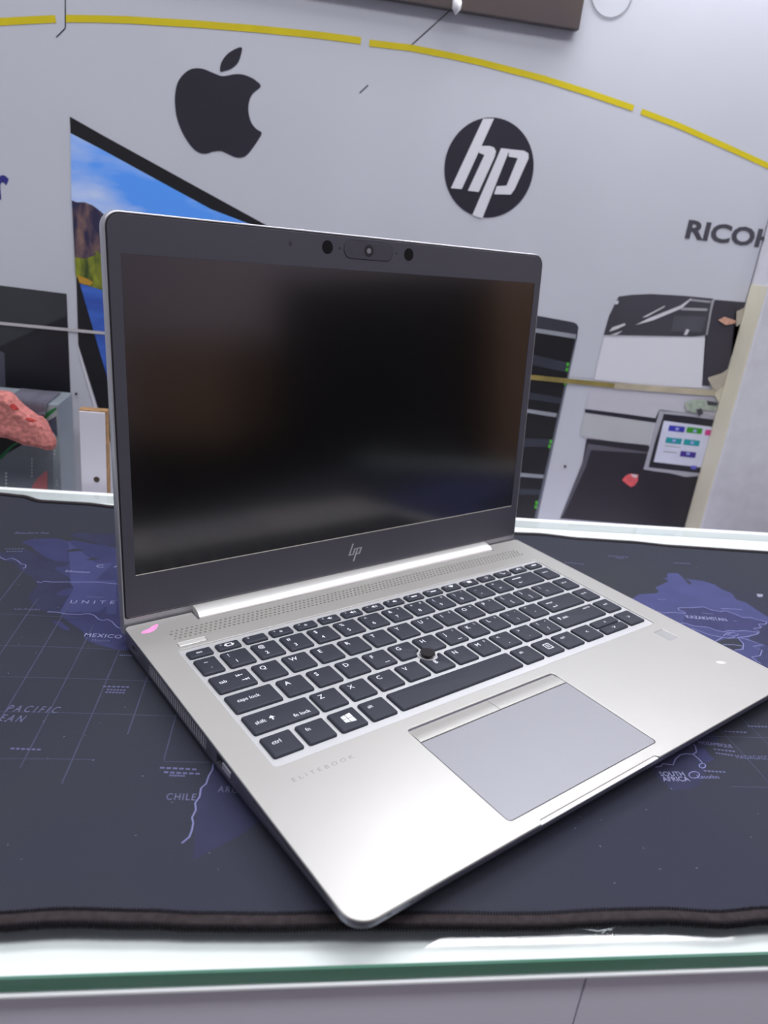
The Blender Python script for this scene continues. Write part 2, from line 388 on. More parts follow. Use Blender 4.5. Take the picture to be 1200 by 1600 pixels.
# Asia
B = lambda pts: zm(pts, 980, 870, 5.4545)
asia = B([(100,320),(240,312),(272,300),(240,262),(340,215),(355,205),(305,180),(340,180),(345,140),(430,140),(470,175),(520,232),(548,240),(540,212),(500,188),(640,205),(740,235),(800,275),(890,310),(930,365),(1010,390),(1070,430),(1200,515)]) + \
       [(0.40, 0.285), (0.47, 0.30), (0.55, 0.27), (0.53, 0.21), (0.47, 0.17), (0.43, 0.19), (0.40, 0.175), (0.385, 0.145), (0.365, 0.165), (0.345, 0.19), (0.30, 0.185), (0.27, 0.165), (0.235, 0.19), (0.205, 0.22), (0.21, 0.25), (0.22, 0.275)]
land(asia, m_land_lt, 1)
land(B([(440,440),(650,430),(720,457),(840,465),(980,520),(1120,540),(1185,558),(1120,600),(1125,640),(1000,628),(820,638),(700,603),(560,588),(470,566),(500,480)]), m_land, 2)
land(B([(760,728),(830,702),(945,700),(985,750),(960,792),(910,797),(800,748)]), m_matc, 3)
land(B([(1030,680),(1110,660),(1130,610),(1200,565),(1290,600),(1290,790),(1160,752),(1060,718)]), m_land_dk, 2)
bm = bmesh.new()
for k in range(14):
    a, b = B([(1140 + k * 14, 770 - k * 2), (1100 + k * 14, 925 + k * 4)]); ribbon(bm, [a, b], 0.0006, LZ + 0.0001)
tag(put('hatch_print', me_from(bm), m_land_dk, dmat), kind='stuff')
# Africa (tip and the part under the laptop)
Cz = lambda pts: zm(pts, 980, 1080, 5.4545)
africa = Cz([(240,810),(260,850),(330,860),(450,845),(560,830),(620,800),(655,740),(680,610),(745,585),(700,545),(660,490),(690,450),(770,430),(785,400),(720,355)]) + [(0.205, 0.155), (0.212, 0.175), (0.19, 0.21), (0.165, 0.235), (0.12, 0.238), (0.085, 0.225), (0.075, 0.20), (0.09, 0.185), (0.125, 0.178), (0.135, 0.15), (0.145, 0.12), (0.152, 0.095)]
land(africa, m_land_dk, 1)
land(Cz([(660,495),(700,545),(745,585),(680,610),(650,600),(600,540),(600,490)]), m_land, 2)
land([(0.232, 0.115), (0.242, 0.118), (0.252, 0.145), (0.248, 0.15), (0.236, 0.135)], m_land_dk, 1)
land([(0.095, 0.262), (0.13, 0.256), (0.165, 0.262), (0.20, 0.268), (0.205, 0.30), (0.19, 0.335), (0.16, 0.34), (0.14, 0.31), (0.105, 0.29)], m_land, 1)
# borders
bm = bmesh.new(); BW = 0.00075
def bl(pts, wd=BW): ribbon(bm, pts, wd, LZ + 0.00014)
bl(A([(345,775),(390,785),(410,770),(480,778),(700,778),(900,778),(1110,797)]) + [(-0.09, 0.262)])
bl(A([(445,1058),(530,1060),(620,1078),(760,1083),(800,1075),(850,1078),(890,1095),(920,1125),(960,1140),(1010,1130),(1050,1150),(1090,1195),(1130,1215)]))
bl(A([(-60,540),(0,545),(50,570),(110,555),(160,575),(200,610),(240,615),(243,638),(215,650)]))
bl(B([(255,468),(310,480),(400,475),(490,485),(495,475),(440,455),(430,440),(460,435),(550,435),(650,428),(720,455),(790,468),(840,462),(920,490),(980,518),(1060,520),(1120,540),(1190,555),(1180,575),(1120,575),(1140,605),(1075,612),(1125,640),(1110,660),(1030,680),(940,690)]))
bl(B([(455,565),(500,568),(560,590),(640,597),(700,605),(760,630),(820,640),(870,630),(940,635),(1000,630),(1110,645)]))
bl(B([(550,612),(620,635),(700,665),(800,685),(860,695),(920,690)])); bl(B([(820,675),(850,650),(905,645),(950,665),(900,680),(850,668),(880,655)])); bl(B([(815,750),(900,750),(975,760)]))
bl(B([(750,722),(810,690)])); bl(B([(800,442),(900,446),(980,452)]))
bl(B([(915,795),(985,790),(990,740),(940,690),(1000,700),(1060,720),(1160,750),(1070,765),(1150,800),(1130,845),(1060,855),(1100,890),(1140,910)]))
bl(Cz([(240,650),(290,640),(300,620),(390,630),(410,580),(450,545),(500,535),(560,540),(590,520),(580,470),(560,450)])); bl(Cz([(560,540),(610,580),(640,612)]))
def ring(cx, cy, rx, ry): ribbon(bm, Cz([(cx + rx * math.cos(t * 0.449), cy + ry * math.sin(t * 0.449)) for t in range(14)]), 0.0006, LZ + 0.00014, True)
ring(640, 637, 27, 20); ring(570, 715, 45, 28)
bl([mp(a, b) for a, b in ((284, 1318), (296, 1308), (300, 1297), (302, 1286), (300, 1278), (306, 1266), (305, 1255), (312, 1245), (314, 1232), (322, 1225), (326, 1213), (332, 1203), (333, 1193))], 0.0007)
tag(put('border_print', me_from(bm), m_line, dmat), kind='stuff')
# graticule
bm = bmesh.new()
for k in range(12):
    x = -0.3035 + 0.0204 * k
    if x < -0.19: y0, y1 = 0.14, 0.30
    else: y0, y1 = (0.098, 0.255) if x < -0.15 else ((0.098, 0.225) if x < -0.125 else (0.088, 0.198))
    ribbon(bm, [(x - 0.0015, y0), (x, (y0 + y1) / 2), (x + 0.001, y1)], 0.0006, LZ + 0.00009)
for y, dx in ((0.234, -0.148), (0.1985, -0.09), (0.168, -0.07), (0.138, -0.06), (0.1035, -0.05)):
    ribbon(bm, [(-0.36 + (dx + 0.36) * t / 12, y + 0.0008 * math.sin(t * 0.9)) for t in range(13)], 0.0004, LZ + 0.00009)
for k in range(5): ribbon(bm, [(0.225 + 0.02 * k, 0.03 + 0.01 * k), (0.222 + 0.021 * k, 0.11), (0.219 + 0.021 * k, 0.15)], 0.0004, LZ + 0.00009)
for y in (0.088, 0.128): ribbon(bm, [(0.20, y), (0.26, y - 0.001), (0.42, y)], 0.0004, LZ + 0.00009)
tag(put('grid_print', me_from(bm), m_grid, dmat), kind='stuff')
def mword(s, u0, v0, u1, v1, h, m=None, **kw):
    a, b = mp(u0, v0), mp(u1, v1)
    me = fit_text(s, 0, math.hypot(b[0] - a[0], b[1] - a[1]), h, **kw)
    me.transform(Matrix.Translation((a[0], a[1], LZ + 0.00017)) @ Matrix.Rotation(math.atan2(b[1] - a[1], b[0] - a[0]), 4, 'Z'))
    return put('lettering', me, m or m_word, dmat)
mword('UNITED STATES', 109, 943, 109 + 184, 946, 0.0042, space=1.7, shear=0.0)
mword('CANADA', 150, 887, 150 + 150, 888, 0.0042, space=2.6)
mword('MEXICO', 131, 995, 189, 998, 0.0040, space=1.1, bold=0.01)
mword('Mexico', 143, 1003, 171, 1003, 0.0030, m_word_dim)
mword('Denver', 136, 934, 162, 935, 0.0025, m_word_dim); mword('Edmonton', 102, 894, 140, 896, 0.0030, m_word)
mword('Los Angeles', 22, 953, 62, 954, 0.0025, m_word_dim); mword('Beaufort Sea', 22, 834.5, 76, 834.5, 0.0038, m_word_dim, shear=0.3)
mword('PACIFIC', 8, 1112, 91, 1115, 0.0052, space=1.5, shear=0.3, m=m_word_mid); mword('OCEAN', -34, 1125, 36, 1129, 0.0052, space=1.5, shear=0.3, m=m_word_mid)
mword('CHILE', 259, 1250, 305, 1251, 0.0040, space=1.2, m=m_word_mid); mword('ARGENTINA', 340, 1238, 430, 1243, 0.0040, m_word_mid, space=1.25)
mword('SOUTH', 1033, 1213, 1071, 1213, 0.0033, bold=0.01); mword('AFRICA', 1037, 1221, 1079, 1221, 0.0033, bold=0.01)
mword('KAZAKHSTAN', 1074, 966, 1137, 971, 0.0045, bold=0.01); mword('MADAGASCAR', 1152, 1186, 1216, 1188, 0.0032, m_word_dim)
mword('MOZAMBIQUE', 1093, 1163, 1145, 1169, 0.0028, m_line); mword('Lesotho', 1092, 1217, 1125, 1217, 0.0028, m_line)
# small print too fine to read: rows of dashes
bm = bmesh.new()
def dashes(u0, v0, u1, v1, hgt=0.0012, n=6):
    a, b = Vector(mp(u0, v0)), Vector(mp(u1, v1))
    for i in range(n):
        t0, t1 = i / n, (i + 0.7) / n; ribbon(bm, [a.lerp(b, t0), a.lerp(b, t1)], hgt, LZ + 0.00017)
for q in ((161, 1073, 204, 1074), (167, 1078, 198, 1079), (165, 1082, 196, 1083), (250, 1200, 310, 1203), (256, 1207, 315, 1210), (265, 1212, 290, 1213), (17, 1170, 66, 1172), (8, 858, 38, 858), (10, 862, 36, 862),
          (950, 869, 983, 871), (962, 872, 975, 873), (1053, 880, 1080, 881), (883, 879, 913, 882), (1115, 1171, 1150, 1175), (1118, 1177, 1146, 1181), (1100, 1205, 1135, 1207), (1132, 1143, 1168, 1145), (1168, 1135, 1200, 1136), (1028, 937, 1041, 937), (1097, 958, 1115, 960), (1146, 970, 1151, 971), (187, 1024, 207, 1025), (1050, 1163, 1080, 1165)):
    dashes(*q)
tag(put('small_lettering', me_from(bm), m_word_dim, dmat), kind='stuff')
put('fibre_speck', poly_me([[mp(1182, 928), mp(1192, 929), mp(1191, 933), mp(1184, 933)]], LZ + 0.00017), mat('lint', (130, 132, 150), 0.9), dmat)
bm = bmesh.new()
for _ in range(260):
    x, y = random.uniform(-0.3, 0.45), random.uniform(0.03, 0.39); a = random.uniform(0, 3.1); l = random.uniform(0.0003, 0.0011)
    ribbon(bm, [(x, y), (x + l * math.cos(a), y + l * math.sin(a))], 0.00025, LZ + 0.0002)
tag(put('lint_specks', me_from(bm), mat('lint', (130, 132, 150), 0.9), dmat), kind='stuff')
# loose thread in front of the mat
thr = bpy.data.curves.new('thread', 'CURVE'); thr.dimensions = '3D'; thr.bevel_depth = 0.00016; thr.bevel_resolution = 1
for pts in ([(880, 1441), (905, 1450), (935, 1455), (958, 1450), (985, 1440)], [(940, 1459), (948, 1452), (956, 1453)]):
    sp = thr.splines.new('POLY'); sp.points.add(len(pts) - 1)
    for i, (u, v) in enumerate(pts): q = on_z(u, v, ZT + 0.0002); sp.points[i].co = (q.x, q.y, q.z, 1)
to = bpy.data.objects.new('thread', thr); COL.objects.link(to); dg = bpy.context.evaluated_depsgraph_get(); dg.update()
tme_ = bpy.data.meshes.new_from_object(to.evaluated_get(dg)); bpy.data.objects.remove(to)
tag(put('loose_thread', tme_, mat('thread_pale', (196, 204, 208), 0.7)), 'fine pale loose thread on the glass at the mat edge', 'thread')

# ------------------------------------------------------------------ laptop (modelled in millimetres, deck surface at z = 0)
laptop = tag(empty('laptop', (0, 0, ZM), TH), 'open silver laptop with black screen and dark grey keys on the desk mat', 'laptop')
DH = 14.0                            # deck height above the mat
MM = Matrix.Scale(0.001, 4)
def lp(name, me, m, parent=None, x=0.0, y=0.0, z=0.0, smooth=None):
    """part in laptop millimetres; x, y, z place its origin on the deck frame"""
    me.transform(MM)
    par = parent or laptop
    return put(name, me, m, par, ((x, y, z + DH) if par is laptop else (x, y, z)) and Vector((x, y, z + DH if par is laptop else z)) * 0.001, smooth)
m_silver = mat('silver_deck', (187, 185, 182), 0.38, 0.5, var=0.015, scale=25, bump=0.03, bscale=2500)
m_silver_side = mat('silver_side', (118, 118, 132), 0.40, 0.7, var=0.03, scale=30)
m_bright = mat('bright_silver', (240, 239, 236), 0.30, 0.6, var=0.015, scale=20)
m_tray = mat('keyboard_tray', (200, 200, 203), 0.45, 0.5, var=0.015, scale=20)
m_key = mat('key_plastic', (42, 45, 56), 0.6, var=0.04, scale=60, bump=0.05, bscale=4000, spec=0.35)
m_legend = mat('key_legend', (226, 227, 234), 0.6)
m_dark = mat('dark_plastic', (24, 24, 32), 0.6)
m_port = mat('port_dark', (14, 14, 20), 0.6)

W, D = 326.0, 231.5
# base shell: vertical rim whose height grows from front to back, undercut floor
def rim_h(y): return 4.2 + 6.3 * min(1.0, max(0.0, (y - 10) / 105.0))
outl = rrect(0, W, 0, D, (10, 10, 3, 3), 8)
# refine long sides so that the rim can taper
def refine(pts, step):
    out = []
    for i in range(len(pts)):
        a, b = Vector(pts[i]), Vector(pts[(i + 1) % len(pts)]); n = max(1, int((b - a).length / step))
        for k in range(n): q = a.lerp(b, k / n); out.append((q.x, q.y))
    return out
outl_f = refine(outl, 12)
in1 = offset_loop(outl_f, 0.25); in2 = offset_loop(outl_f, 4.0); in3 = offset_loop(outl_f, 9.0)
shell = loft([[(x, y, -1.1) for x, y in outl_f],
              [(x, y, -rim_h(y) + 0.5) for x, y in outl_f],
              [(a[0], a[1], -rim_h(o[1])) for a, o in zip(in1, outl_f)],
              [(a[0], a[1], -max(rim_h(o[1]) + 1.2, 8.5)) for a, o in zip(in2, outl_f)],
              [(a[0], a[1], -12.4) for a in in3 for o in (0,)]])
shell = boolean_cut(shell, [
    (-1, 5.0, 122.0, 193.0, -8.6, -2.2),          # vent
    (-1, 4.0, 211.0, 218.5, -7.0, -4.4),          # lock slot
    (-1, 9.0, 95.5, 110.5, -7.4, -2.0),           # port
    (-1, 8.0, 18.0, 75.0, -3.3, -2.1),            # card slot
])
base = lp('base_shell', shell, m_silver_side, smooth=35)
lp('vent_back', box_me(4.2, 4.8, 122.1, 192.9, -8.5, -2.3), m_port)
bm = bmesh.new()
for k in range(29):
    y = 122.0 + 71.0 * k / 28; add_box(bm, 0.02, 3.5, y - 0.5, y + 0.5, -8.62, -2.18)
tag(lp('vent_fins', me_from(bm), mat('fin_silver', (186, 184, 194), 0.4, 0.5)), kind='stuff')
lp('lock_slot', box_me(2.6, 3.6, 211.1, 218.4, -6.9, -4.5), m_port)
lp('port_socket', box_me(7.4, 8.6, 95.6, 110.4, -7.3, -2.1), m_port)
pt = lp('port_tongue', box_me(-0.1, 7.3, 96.4, 104.6, -6.9, -3.4, 0.3), mat('port_metal', (186, 186, 198), 0.4, 0.5))
bm = bmesh.new()
for k in range(4): add_box(bm, 0.4, 4.5, 97.2 + 1.9 * k, 98.0 + 1.9 * k, -3.42, -3.25)
lp('contact_strips', me_from(bm), mat('steel_light', (176, 176, 184), 0.35, 0.8), pt)
bpy.data.objects['contact_strips'].location = (0, 0, 0)
lp('card_slot', box_me(6.0, 7.4, 18.1, 74.9, -3.2, -2.2), m_port)
bm = bmesh.new()
for x in (14.5, 25.0): add_box(bm, x, x + 2.0, -0.06, 0.3, -2.6, -1.9)
lp('front_mark', me_from(bm), m_dark)
for x, y in ((30, 22), (296, 22), (30, 205), (296, 205)):
    lp('rubber_foot', box_me(-16, 16, -3, 3, -14.0, -12.3, 0.5), m_dark, x=x, y=y)

# deck plate with openings
NX0, NX1 = 97.5, 185.5               # finger notch in the front edge
front = [(10, 0), (NX0, 0), (NX0 + 1.6, 2.0), (NX1 - 1.6, 2.0), (NX1, 0)]
deck_out = []
for p in rrect(0, W, 0, D, (10, 10, 3, 3), 8):
    deck_out.append(p)
    if abs(p[0] - 10) < 1e-4 and abs(p[1]) < 1e-4: deck_out += front[1:]
WELL = (16.7, 309.2, 86.3, 195.3); PADR = (86.0, 194.8, 8.0, 78.6); FING = (296.6, 306.6, 66.6, 78.4); POW = (19.2, 36.0, 198.2, 202.4); GRL = (18.6, 308.4, 205.6, 216.6)
SLOT = (41.0, 290.5, 222.2, D + 1)
deck_loops = [rrect(*WELL, 2.6, 5), rrect(*PADR, 2.2, 5), rrect(*FING, 0.8, 3), rrect(*POW, 0.7, 3), rrect(GRL[0] - 0.4, GRL[1] + 0.4, GRL[2] - 0.4, GRL[3] + 0.4, 0.5, 2)]
# slot for the hinge cover opens through the rear edge
slot = [(SLOT[1], D), (SLOT[1], SLOT[2]), (SLOT[0], SLOT[2]), (SLOT[0], D)]
i_tr = max(i for i, p in enumerate(deck_out) if p[0] > 300)
deck_out = deck_out[:i_tr + 1] + slot + deck_out[i_tr + 1:]
deck = lp('deck', curve_plate([deck_out] + deck_loops, -1.25, 0.0, 0.42, 3), m_silver, smooth=40)
lp('finger_notch', box_me(NX0 + 0.6, NX1 - 0.6, 0.05, 2.6, -1.9, -0.75, 0.3), m_bright)
lp('hinge_recess', box_me(SLOT[0] - 1, SLOT[1] + 1, 221.0, D - 0.3, -2.4, -1.3), m_dark)
lp('keyboard_tray', curve_plate([rrect(WELL[0] - 0.8, WELL[1] + 0.8, WELL[2] - 0.8, WELL[3] + 0.8, 2.6, 5)], -1.7, -0.75), m_tray)
lp('touchpad_bed', box_me(PADR[0] - 0.5, PADR[1] + 0.5, PADR[2] - 0.5, PADR[3] + 0.5, -1.9, -1.3), m_dark)
lp('touchpad', curve_plate([rrect(PADR[0] + 0.35, PADR[1] - 0.35, PADR[2] + 0.35, 67.3, (1.9, 1.9, 0.3, 0.3), 4)], -1.25, -0.22, 0.12), mat('touchpad_surface', (142, 142, 149), 0.45, 0.2, var=0.015, scale=20), smooth=40)
def pad_button(x0, x1):
    prof_ = [(67.95, -0.5), (68.1, -0.18), (70.0, -0.10), (73.0, -0.30), (76.0, -0.75), (78.2, -1.15), (78.2, -1.5), (67.95, -1.5)]
    return loft([[(x0, y, z) for y, z in prof_], [(x1, y, z) for y, z in prof_]])
lp('touchpad_button', pad_button(PADR[0] + 0.4, 141.0), m_silver, smooth=40); lp('touchpad_button', pad_button(141.35, PADR[1] - 0.4), m_silver, smooth=40)
lp('fingerprint_reader', box_me(FING[0] - 0.3, FING[1] + 0.3, FING[2] - 0.3, FING[3] + 0.3, -1.3, -0.40), mat('fingerprint_pad', (168, 167, 170), 0.35, 0.3))
lp('power_button', curve_plate([rrect(POW[0] + 0.3, POW[1] - 0.3, POW[2] + 0.3, POW[3] - 0.3, 0.5, 3)], -1.2, 0.12, 0.25), m_bright, smooth=40)

# speaker grille: staggered holes cut in a strip
def grille():
    bm = bmesh.new(); rows, px, rr = 4, 3.05, 0.92; y0, y1 = GRL[2], GRL[3]; rh = (y1 - y0) / rows
    for r in range(rows):
        cy0, cy1 = y0 + r * rh, y0 + (r + 1) * rh; n = int((GRL[1] - GRL[0]) / px); off = (px / 2 if r % 2 else 0.0)
        xs = GRL[0] + off
        if off:
            v = [bm.verts.new(p) for p in ((GRL[0], cy0, 0.012), (xs, cy0, 0.012), (xs, cy1, 0.012), (GRL[0], cy1, 0.012))]; bm.faces.new(v)
        k = 0
        while xs + px <= GRL[1] + 1e-6:
            cx, cy = xs + px / 2, (cy0 + cy1) / 2
            outer = [(xs + px, cy), (xs + px, cy1), (cx, cy1), (xs, cy1), (xs, cy), (xs, cy0), (cx, cy0), (xs + px, cy0)]
            ov = [bm.verts.new((a, b, 0.012)) for a, b in outer]
            iv, lv = [], []
            for i in range(8):
                a = math.radians(45 * i); iv.append(bm.verts.new((cx + rr * math.cos(a), cy + rr * 0.92 * math.sin(a), 0.012))); lv.append(bm.verts.new((cx + rr * 0.9 * math.cos(a), cy + rr * 0.83 * math.sin(a), -0.62)))
            for i in range(8):
                j = (i + 1) % 8
                bm.faces.new((ov[i], ov[j], iv[j], iv[i])); bm.faces.new((iv[i], iv[j], lv[j], lv[i]))
            xs += px
        if xs < GRL[1] - 1e-6:
            v = [bm.verts.new(p) for p in ((xs, cy0, 0.012), (GRL[1], cy0, 0.012), (GRL[1], cy1, 0.012), (xs, cy1, 0.012))]; bm.faces.new(v)
    e = 0.9; o_ = [(GRL[0] - e, y0 - e), (GRL[1] + e, y0 - e), (GRL[1] + e, y1 + e), (GRL[0] - e, y1 + e)]; n_ = [(GRL[0], y0), (GRL[1], y0), (GRL[1], y1), (GRL[0], y1)]
    for i in range(4):
        j = (i + 1) % 4; bm.faces.new([bm.verts.new((a, b, 0.012)) for a, b in (o_[i], o_[j], n_[j], n_[i])])
    return me_from(bm)
lp('speaker_grille', grille(), m_silver)
lp('speaker_mesh', box_me(GRL[0] - 0.8, GRL[1] + 0.8, GRL[2] - 0.8, GRL[3] + 0.8, -1.2, -0.55), mat('speaker_cloth', (132, 131, 126), 0.8, var=0.2, scale=500))
def smear(cx, cy, rx, ry, ang, seed):
    rnd = random.Random(seed); pts = []
    for i in range(22):
        a = 2 * math.pi * i / 22; k = 1 + rnd.uniform(-0.14, 0.14)
        x, y = rx * k * math.cos(a), ry * k * math.sin(a); pts.append((cx + x * math.cos(ang) - y * math.sin(ang), cy + x * math.sin(ang) + y * math.cos(ang)))
    return pts
m_pink = mat('pink_smear', (240, 150, 205), 0.6, var=0.1, scale=300)
tag(lp('pink_smear', poly_me([[(6.0, 221.2), (7.4, 219.9), (10.5, 219.6), (13.4, 220.6), (15.6, 222.4), (17.2, 224.6), (18.2, 226.6), (16.6, 226.9), (14.2, 226.0), (12.6, 224.6), (10.4, 223.9), (7.6, 223.0)]], 0.03), m_pink), 'pink paint smear on the deck corner')
lp('scuff_mark', poly_me([smear(303.5, 34.5, 3.2, 1.3, -0.6, 2)], 0.03), mat('scuff', (226, 224, 226), 0.6))
me = fit_text('ELITEBOOK', 0, 32.5, 2.3, space=1.75, bold=-0.003); me.transform(Matrix.Translation((19.3, 74.4, 0.04)))
lp('deck_lettering', me, mat('grey_print', (138, 136, 134), 0.6))

# keyboard
PXK, AXK, AYK, PYK = 18.64, 56.7, 136.4, 18.6
KW, KH, KR = PXK - 2.75, PYK - 3.35, 1.3
def key_mesh(w_, h_, cut=None, hi=0.85):
    o = rrect(-w_ / 2, w_ / 2, -h_ / 2, h_ / 2, KR, 4)
    if cut:
        o = refine(o, 0.5); cx, cy, r = cut; q = []
        for x, y in o:
            d = math.hypot(x - cx, y - cy)
            if d < r:
                d = max(d, 1e-4); x, y = cx + (x - cx) / d * r, cy + (y - cy) / d * r
            q.append((x, y))
        o = q
    zz = -0.8
    return loft([[(x, y, zz) for x, y in o], [(x, y, hi - 0.75) for x, y in offset_loop(o, 0.05)], [(x, y, hi - 0.30) for x, y in offset_loop(o, 0.35)], [(x, y, hi - 0.05) for x, y in offset_loop(o, 0.85)], [(x, y, hi) for x, y in offset_loop(o, 1.2)]] if not cut else
                [[(x, y, zz) for x, y in o], [(x, y, hi - 0.7) for x, y in o], [(x, y, hi - 0.2) for x, y in offset_loop(o, 0.3)], [(x, y, hi) for x, y in offset_loop(o, 0.7)]])
KM = {}
HI = 0.85
def legend(parent, s, x, y, size, bold=0.006, align='LEFT', shear=0.0):
    me = text_me(s, 1.0, bold=bold, align=align).copy()
    me.transform(Matrix.Translation((x, y, HI + 0.035)) @ Matrix.Scale(size, 4)); me.transform(MM)
    return put('legend', me, m_legend, parent)
def legend_poly(parent, polys):
    me = poly_me(polys, HI + 0.035); me.transform(MM); return put('legend', me, m_legend, parent)
def bar(x0, x1, y0, y1): return [(x0, y0), (x1, y0), (x1, y1), (x0, y1)]
NUB = (140.6, 127.2)                 # pointing stick between G, H and B
def key(x0, x1, y0, y1, cut=False):
    w_, h_ = x1 - x0, y1 - y0; cx, cy = (x0 + x1) / 2, (y0 + y1) / 2
    k = (round(w_, 2), round(h_, 2))
    if cut:
        me = key_mesh(w_, h_, (NUB[0] - cx, NUB[1] - cy, 6.4)); me.transform(MM)
        bm = bmesh.new(); bm.from_mesh(me); bmesh.ops.triangulate(bm, faces=[f for f in bm.faces if len(f.verts) > 4], ngon_method='EAR_CLIP'); bm.to_mesh(me); bm.free()
    else:
        if k not in KM: KM[k] = key_mesh(w_, h_); KM[k].transform(MM)
        me = KM[k]
    return put('key', me, m_key, laptop, Vector((cx, cy, DH)) * 0.001, 40)
def row_y(i): return AYK + PYK * i
XL, XR = 19.3, 305.7
def lk(ch, col, row, stag, small=None, cut=False):
    cx = AXK + (col + stag) * PXK; cy = row_y(row)
    k = key(cx - KW / 2, cx + KW / 2, cy - KH / 2, cy + KH / 2, cut)
    legend(k, ch, -4.6, 1.4, 4.6)
    if ch in 'FJ': legend_poly(k, [bar(0.2, 3.4, -5.2, -4.8)])
    if small: legend(k, small, 3.2, 3.6, 2.6)
    return k
for i, ch in enumerate('QWERTYUIOP'): lk(ch, i, 1, -0.25, {'U': '4', 'I': '5', 'O': '6', 'P': '*'}.get(ch))
for i, ch in enumerate('ASDFGHJKL'): lk(ch, i, 0, 0.0, {'J': '1', 'K': '2', 'L': '3'}.get(ch), ch in 'GH')
for i, ch in enumerate('ZXCVBNM'):
    if ch == 'B':
        cx = AXK + (i + 0.5) * PXK; cy = row_y(-1); k = key(cx - KW / 2, cx + KW / 2, cy - KH / 2, cy + KH / 2, True); legend(k, 'B', -2.6, -1.0, 4.4)
    else: lk(ch, i, -1, 0.5, {'M': '0'}.get(ch))
def sym(hi_, lo_, col, row, stag, small=None, w2=None):
    cx = AXK + (col + stag) * PXK; cy = row_y(row)
    k = key(cx - KW / 2, cx + KW / 2, cy - KH / 2, cy + KH / 2)
    legend(k, hi_, -4.8, 2.2, 4.0); legend(k, lo_, -3.4 if row == 2 else -1.6, -4.4, 4.0)
    if small: legend(k, small, 3.2, 3.6, 2.6)
for i, (a, b) in enumerate(zip('!@#$%^&*()_+', '1234567890-=')): sym(a, b, i, 2, -0.75, {'7': '7', '8': '8', '9': '9', '0': '/'}.get(b))
for i, (a, b) in enumerate(zip('{}', '[]')): sym(a, b, 10 + i, 1, -0.25)
for i, (a, b) in enumerate(zip(':"', ";'")): sym(a, b, 9 + i, 0, 0.0, '-' if i == 0 else None)
for i, (a, b) in enumerate(zip('<>?', ',./')): sym(a, b, 7 + i, -1, 0.5, {'.': '.', '/': '+'}.get(b))
def wk(x0, x1, row): return key(x0, x1, row_y(row) - KH / 2, row_y(row) + KH / 2)
k = wk(XL, 32.0, 2); legend(k, '~', -2.0, 1.6, 4.0); legend(k, '`', -0.5, -5.2, 4.0)
k = wk(258.6, 288.2, 2); legend_poly(k, [bar(-10, -1, 2.4, 3.3), bar(-8, -5.6, -3.4, -2.9), [(-9, -3.15), (-7.8, -2.2), (-7.8, -4.1)]])
RX = 291.0
k = wk(RX, XR, 2); legend(k, 'home', -4, 0.6, 2.6)
k = wk(XL, 41.4, 1); legend(k, 'tab', -7.6, -0.4, 3.4); legend_poly(k, [bar(2.8, 3.2, 1.4, 3.6), [(3.4, 2.5), (4.6, 3.5), (4.6, 1.5)], bar(4.6, 6.6, 2.25, 2.75), bar(7.6, 8.0, -3.4, -1.2), [(7.4, -2.3), (6.2, -1.3), (6.2, -3.3)], bar(4.0, 6.2, -2.55, -2.05)])
k = wk(267.9, 288.2, 1); legend(k, '|', -6.2, 2.2, 3.6); legend(k, '\\', -4.2, -4.0, 3.6)
k = wk(RX, XR, 1); legend(k, 'pg up', -4, 0.6, 2.4)
k = wk(XL, 45.9, 0); legend(k, 'caps lock', -9.0, -0.2, 3.4)
k = wk(253.9, 288.2, 0); legend(k, 'enter', -13.5, 1.4, 3.0); legend_poly(k, [bar(-11.4, -7.8, -3.6, -3.1), bar(-8.2, -7.8, -3.6, -1.6), [(-12.4, -3.35), (-11.2, -2.4), (-11.2, -4.3)]])
k = wk(RX, XR, 0); legend(k, 'pg dn', -4, 0.6, 2.4)
k = wk(XL, 56.1, -1); legend(k, 'shift', -14.6, -1.6, 3.4); legend_poly(k, [bar(-5.6, -4.8, -1.8, 0.0), [(-6.8, -0.2), (-3.6, -0.2), (-5.2, 1.6)]]); legend(k, 'fn lock', 4.8, -5.2, 3.4)
k = wk(244.6, 288.2, -1); legend_poly(k, [bar(-17.2, -16.4, 0.6, 2.4), [(-18.2, 2.2), (-15.4, 2.2), (-16.8, 4.0)]]); legend(k, 'shift', -14.2, 0.6, 3.2); legend(k, 'num lk', 10.0, 3.4, 2.6)
k = wk(RX, XR, -1); legend(k, 'end', -2.6, 0.6, 2.6)
k = wk(XL, 35.7, -2); legend(k, 'ctrl', -4.6, 0.4, 3.6)
k = wk(38.3, 54.2, -2); legend(k, 'fn', -4.4, 1.2, 3.4)
k = wk(56.9, 72.8, -2); legend_poly(k, [[(-2.8, 0.15), (-0.2, 0.15), (-0.2, 2.9), (-2.8, 2.4)], [(0.2, 0.15), (3.2, 0.15), (3.2, 3.4), (0.2, 2.95)], [(-2.8, -0.15), (-0.2, -0.15), (-0.2, -2.9), (-2.8, -2.4)], [(0.2, -0.15), (3.2, -0.15), (3.2, -3.4), (0.2, -2.95)]])
k = wk(75.5, 91.4, -2); legend(k, 'alt', -4.6, 1.6, 3.2)
k = wk(94.2, 185.3, -2)
k = wk(188.0, 203.9, -2); legend(k, 'alt', -4.2, 1.8, 3.0)
k = wk(206.6, 222.6, -2); legend_poly(k, [bar(-2.6, 2.6, 2.2, 2.8), bar(-2.6, 2.6, -2.8, -2.2), bar(-2.6, -2.0, -2.2, 2.2), bar(2.0, 2.6, -2.2, 2.2), bar(-1.1, 1.1, 0.8, 1.2), bar(-1.1, 1.1, -0.2, 0.2), bar(-1.1, 1.1, -1.2, -0.8)])
k = wk(225.3, 241.9, -2); legend(k, 'ctrl', -4.2, 1.8, 3.0)
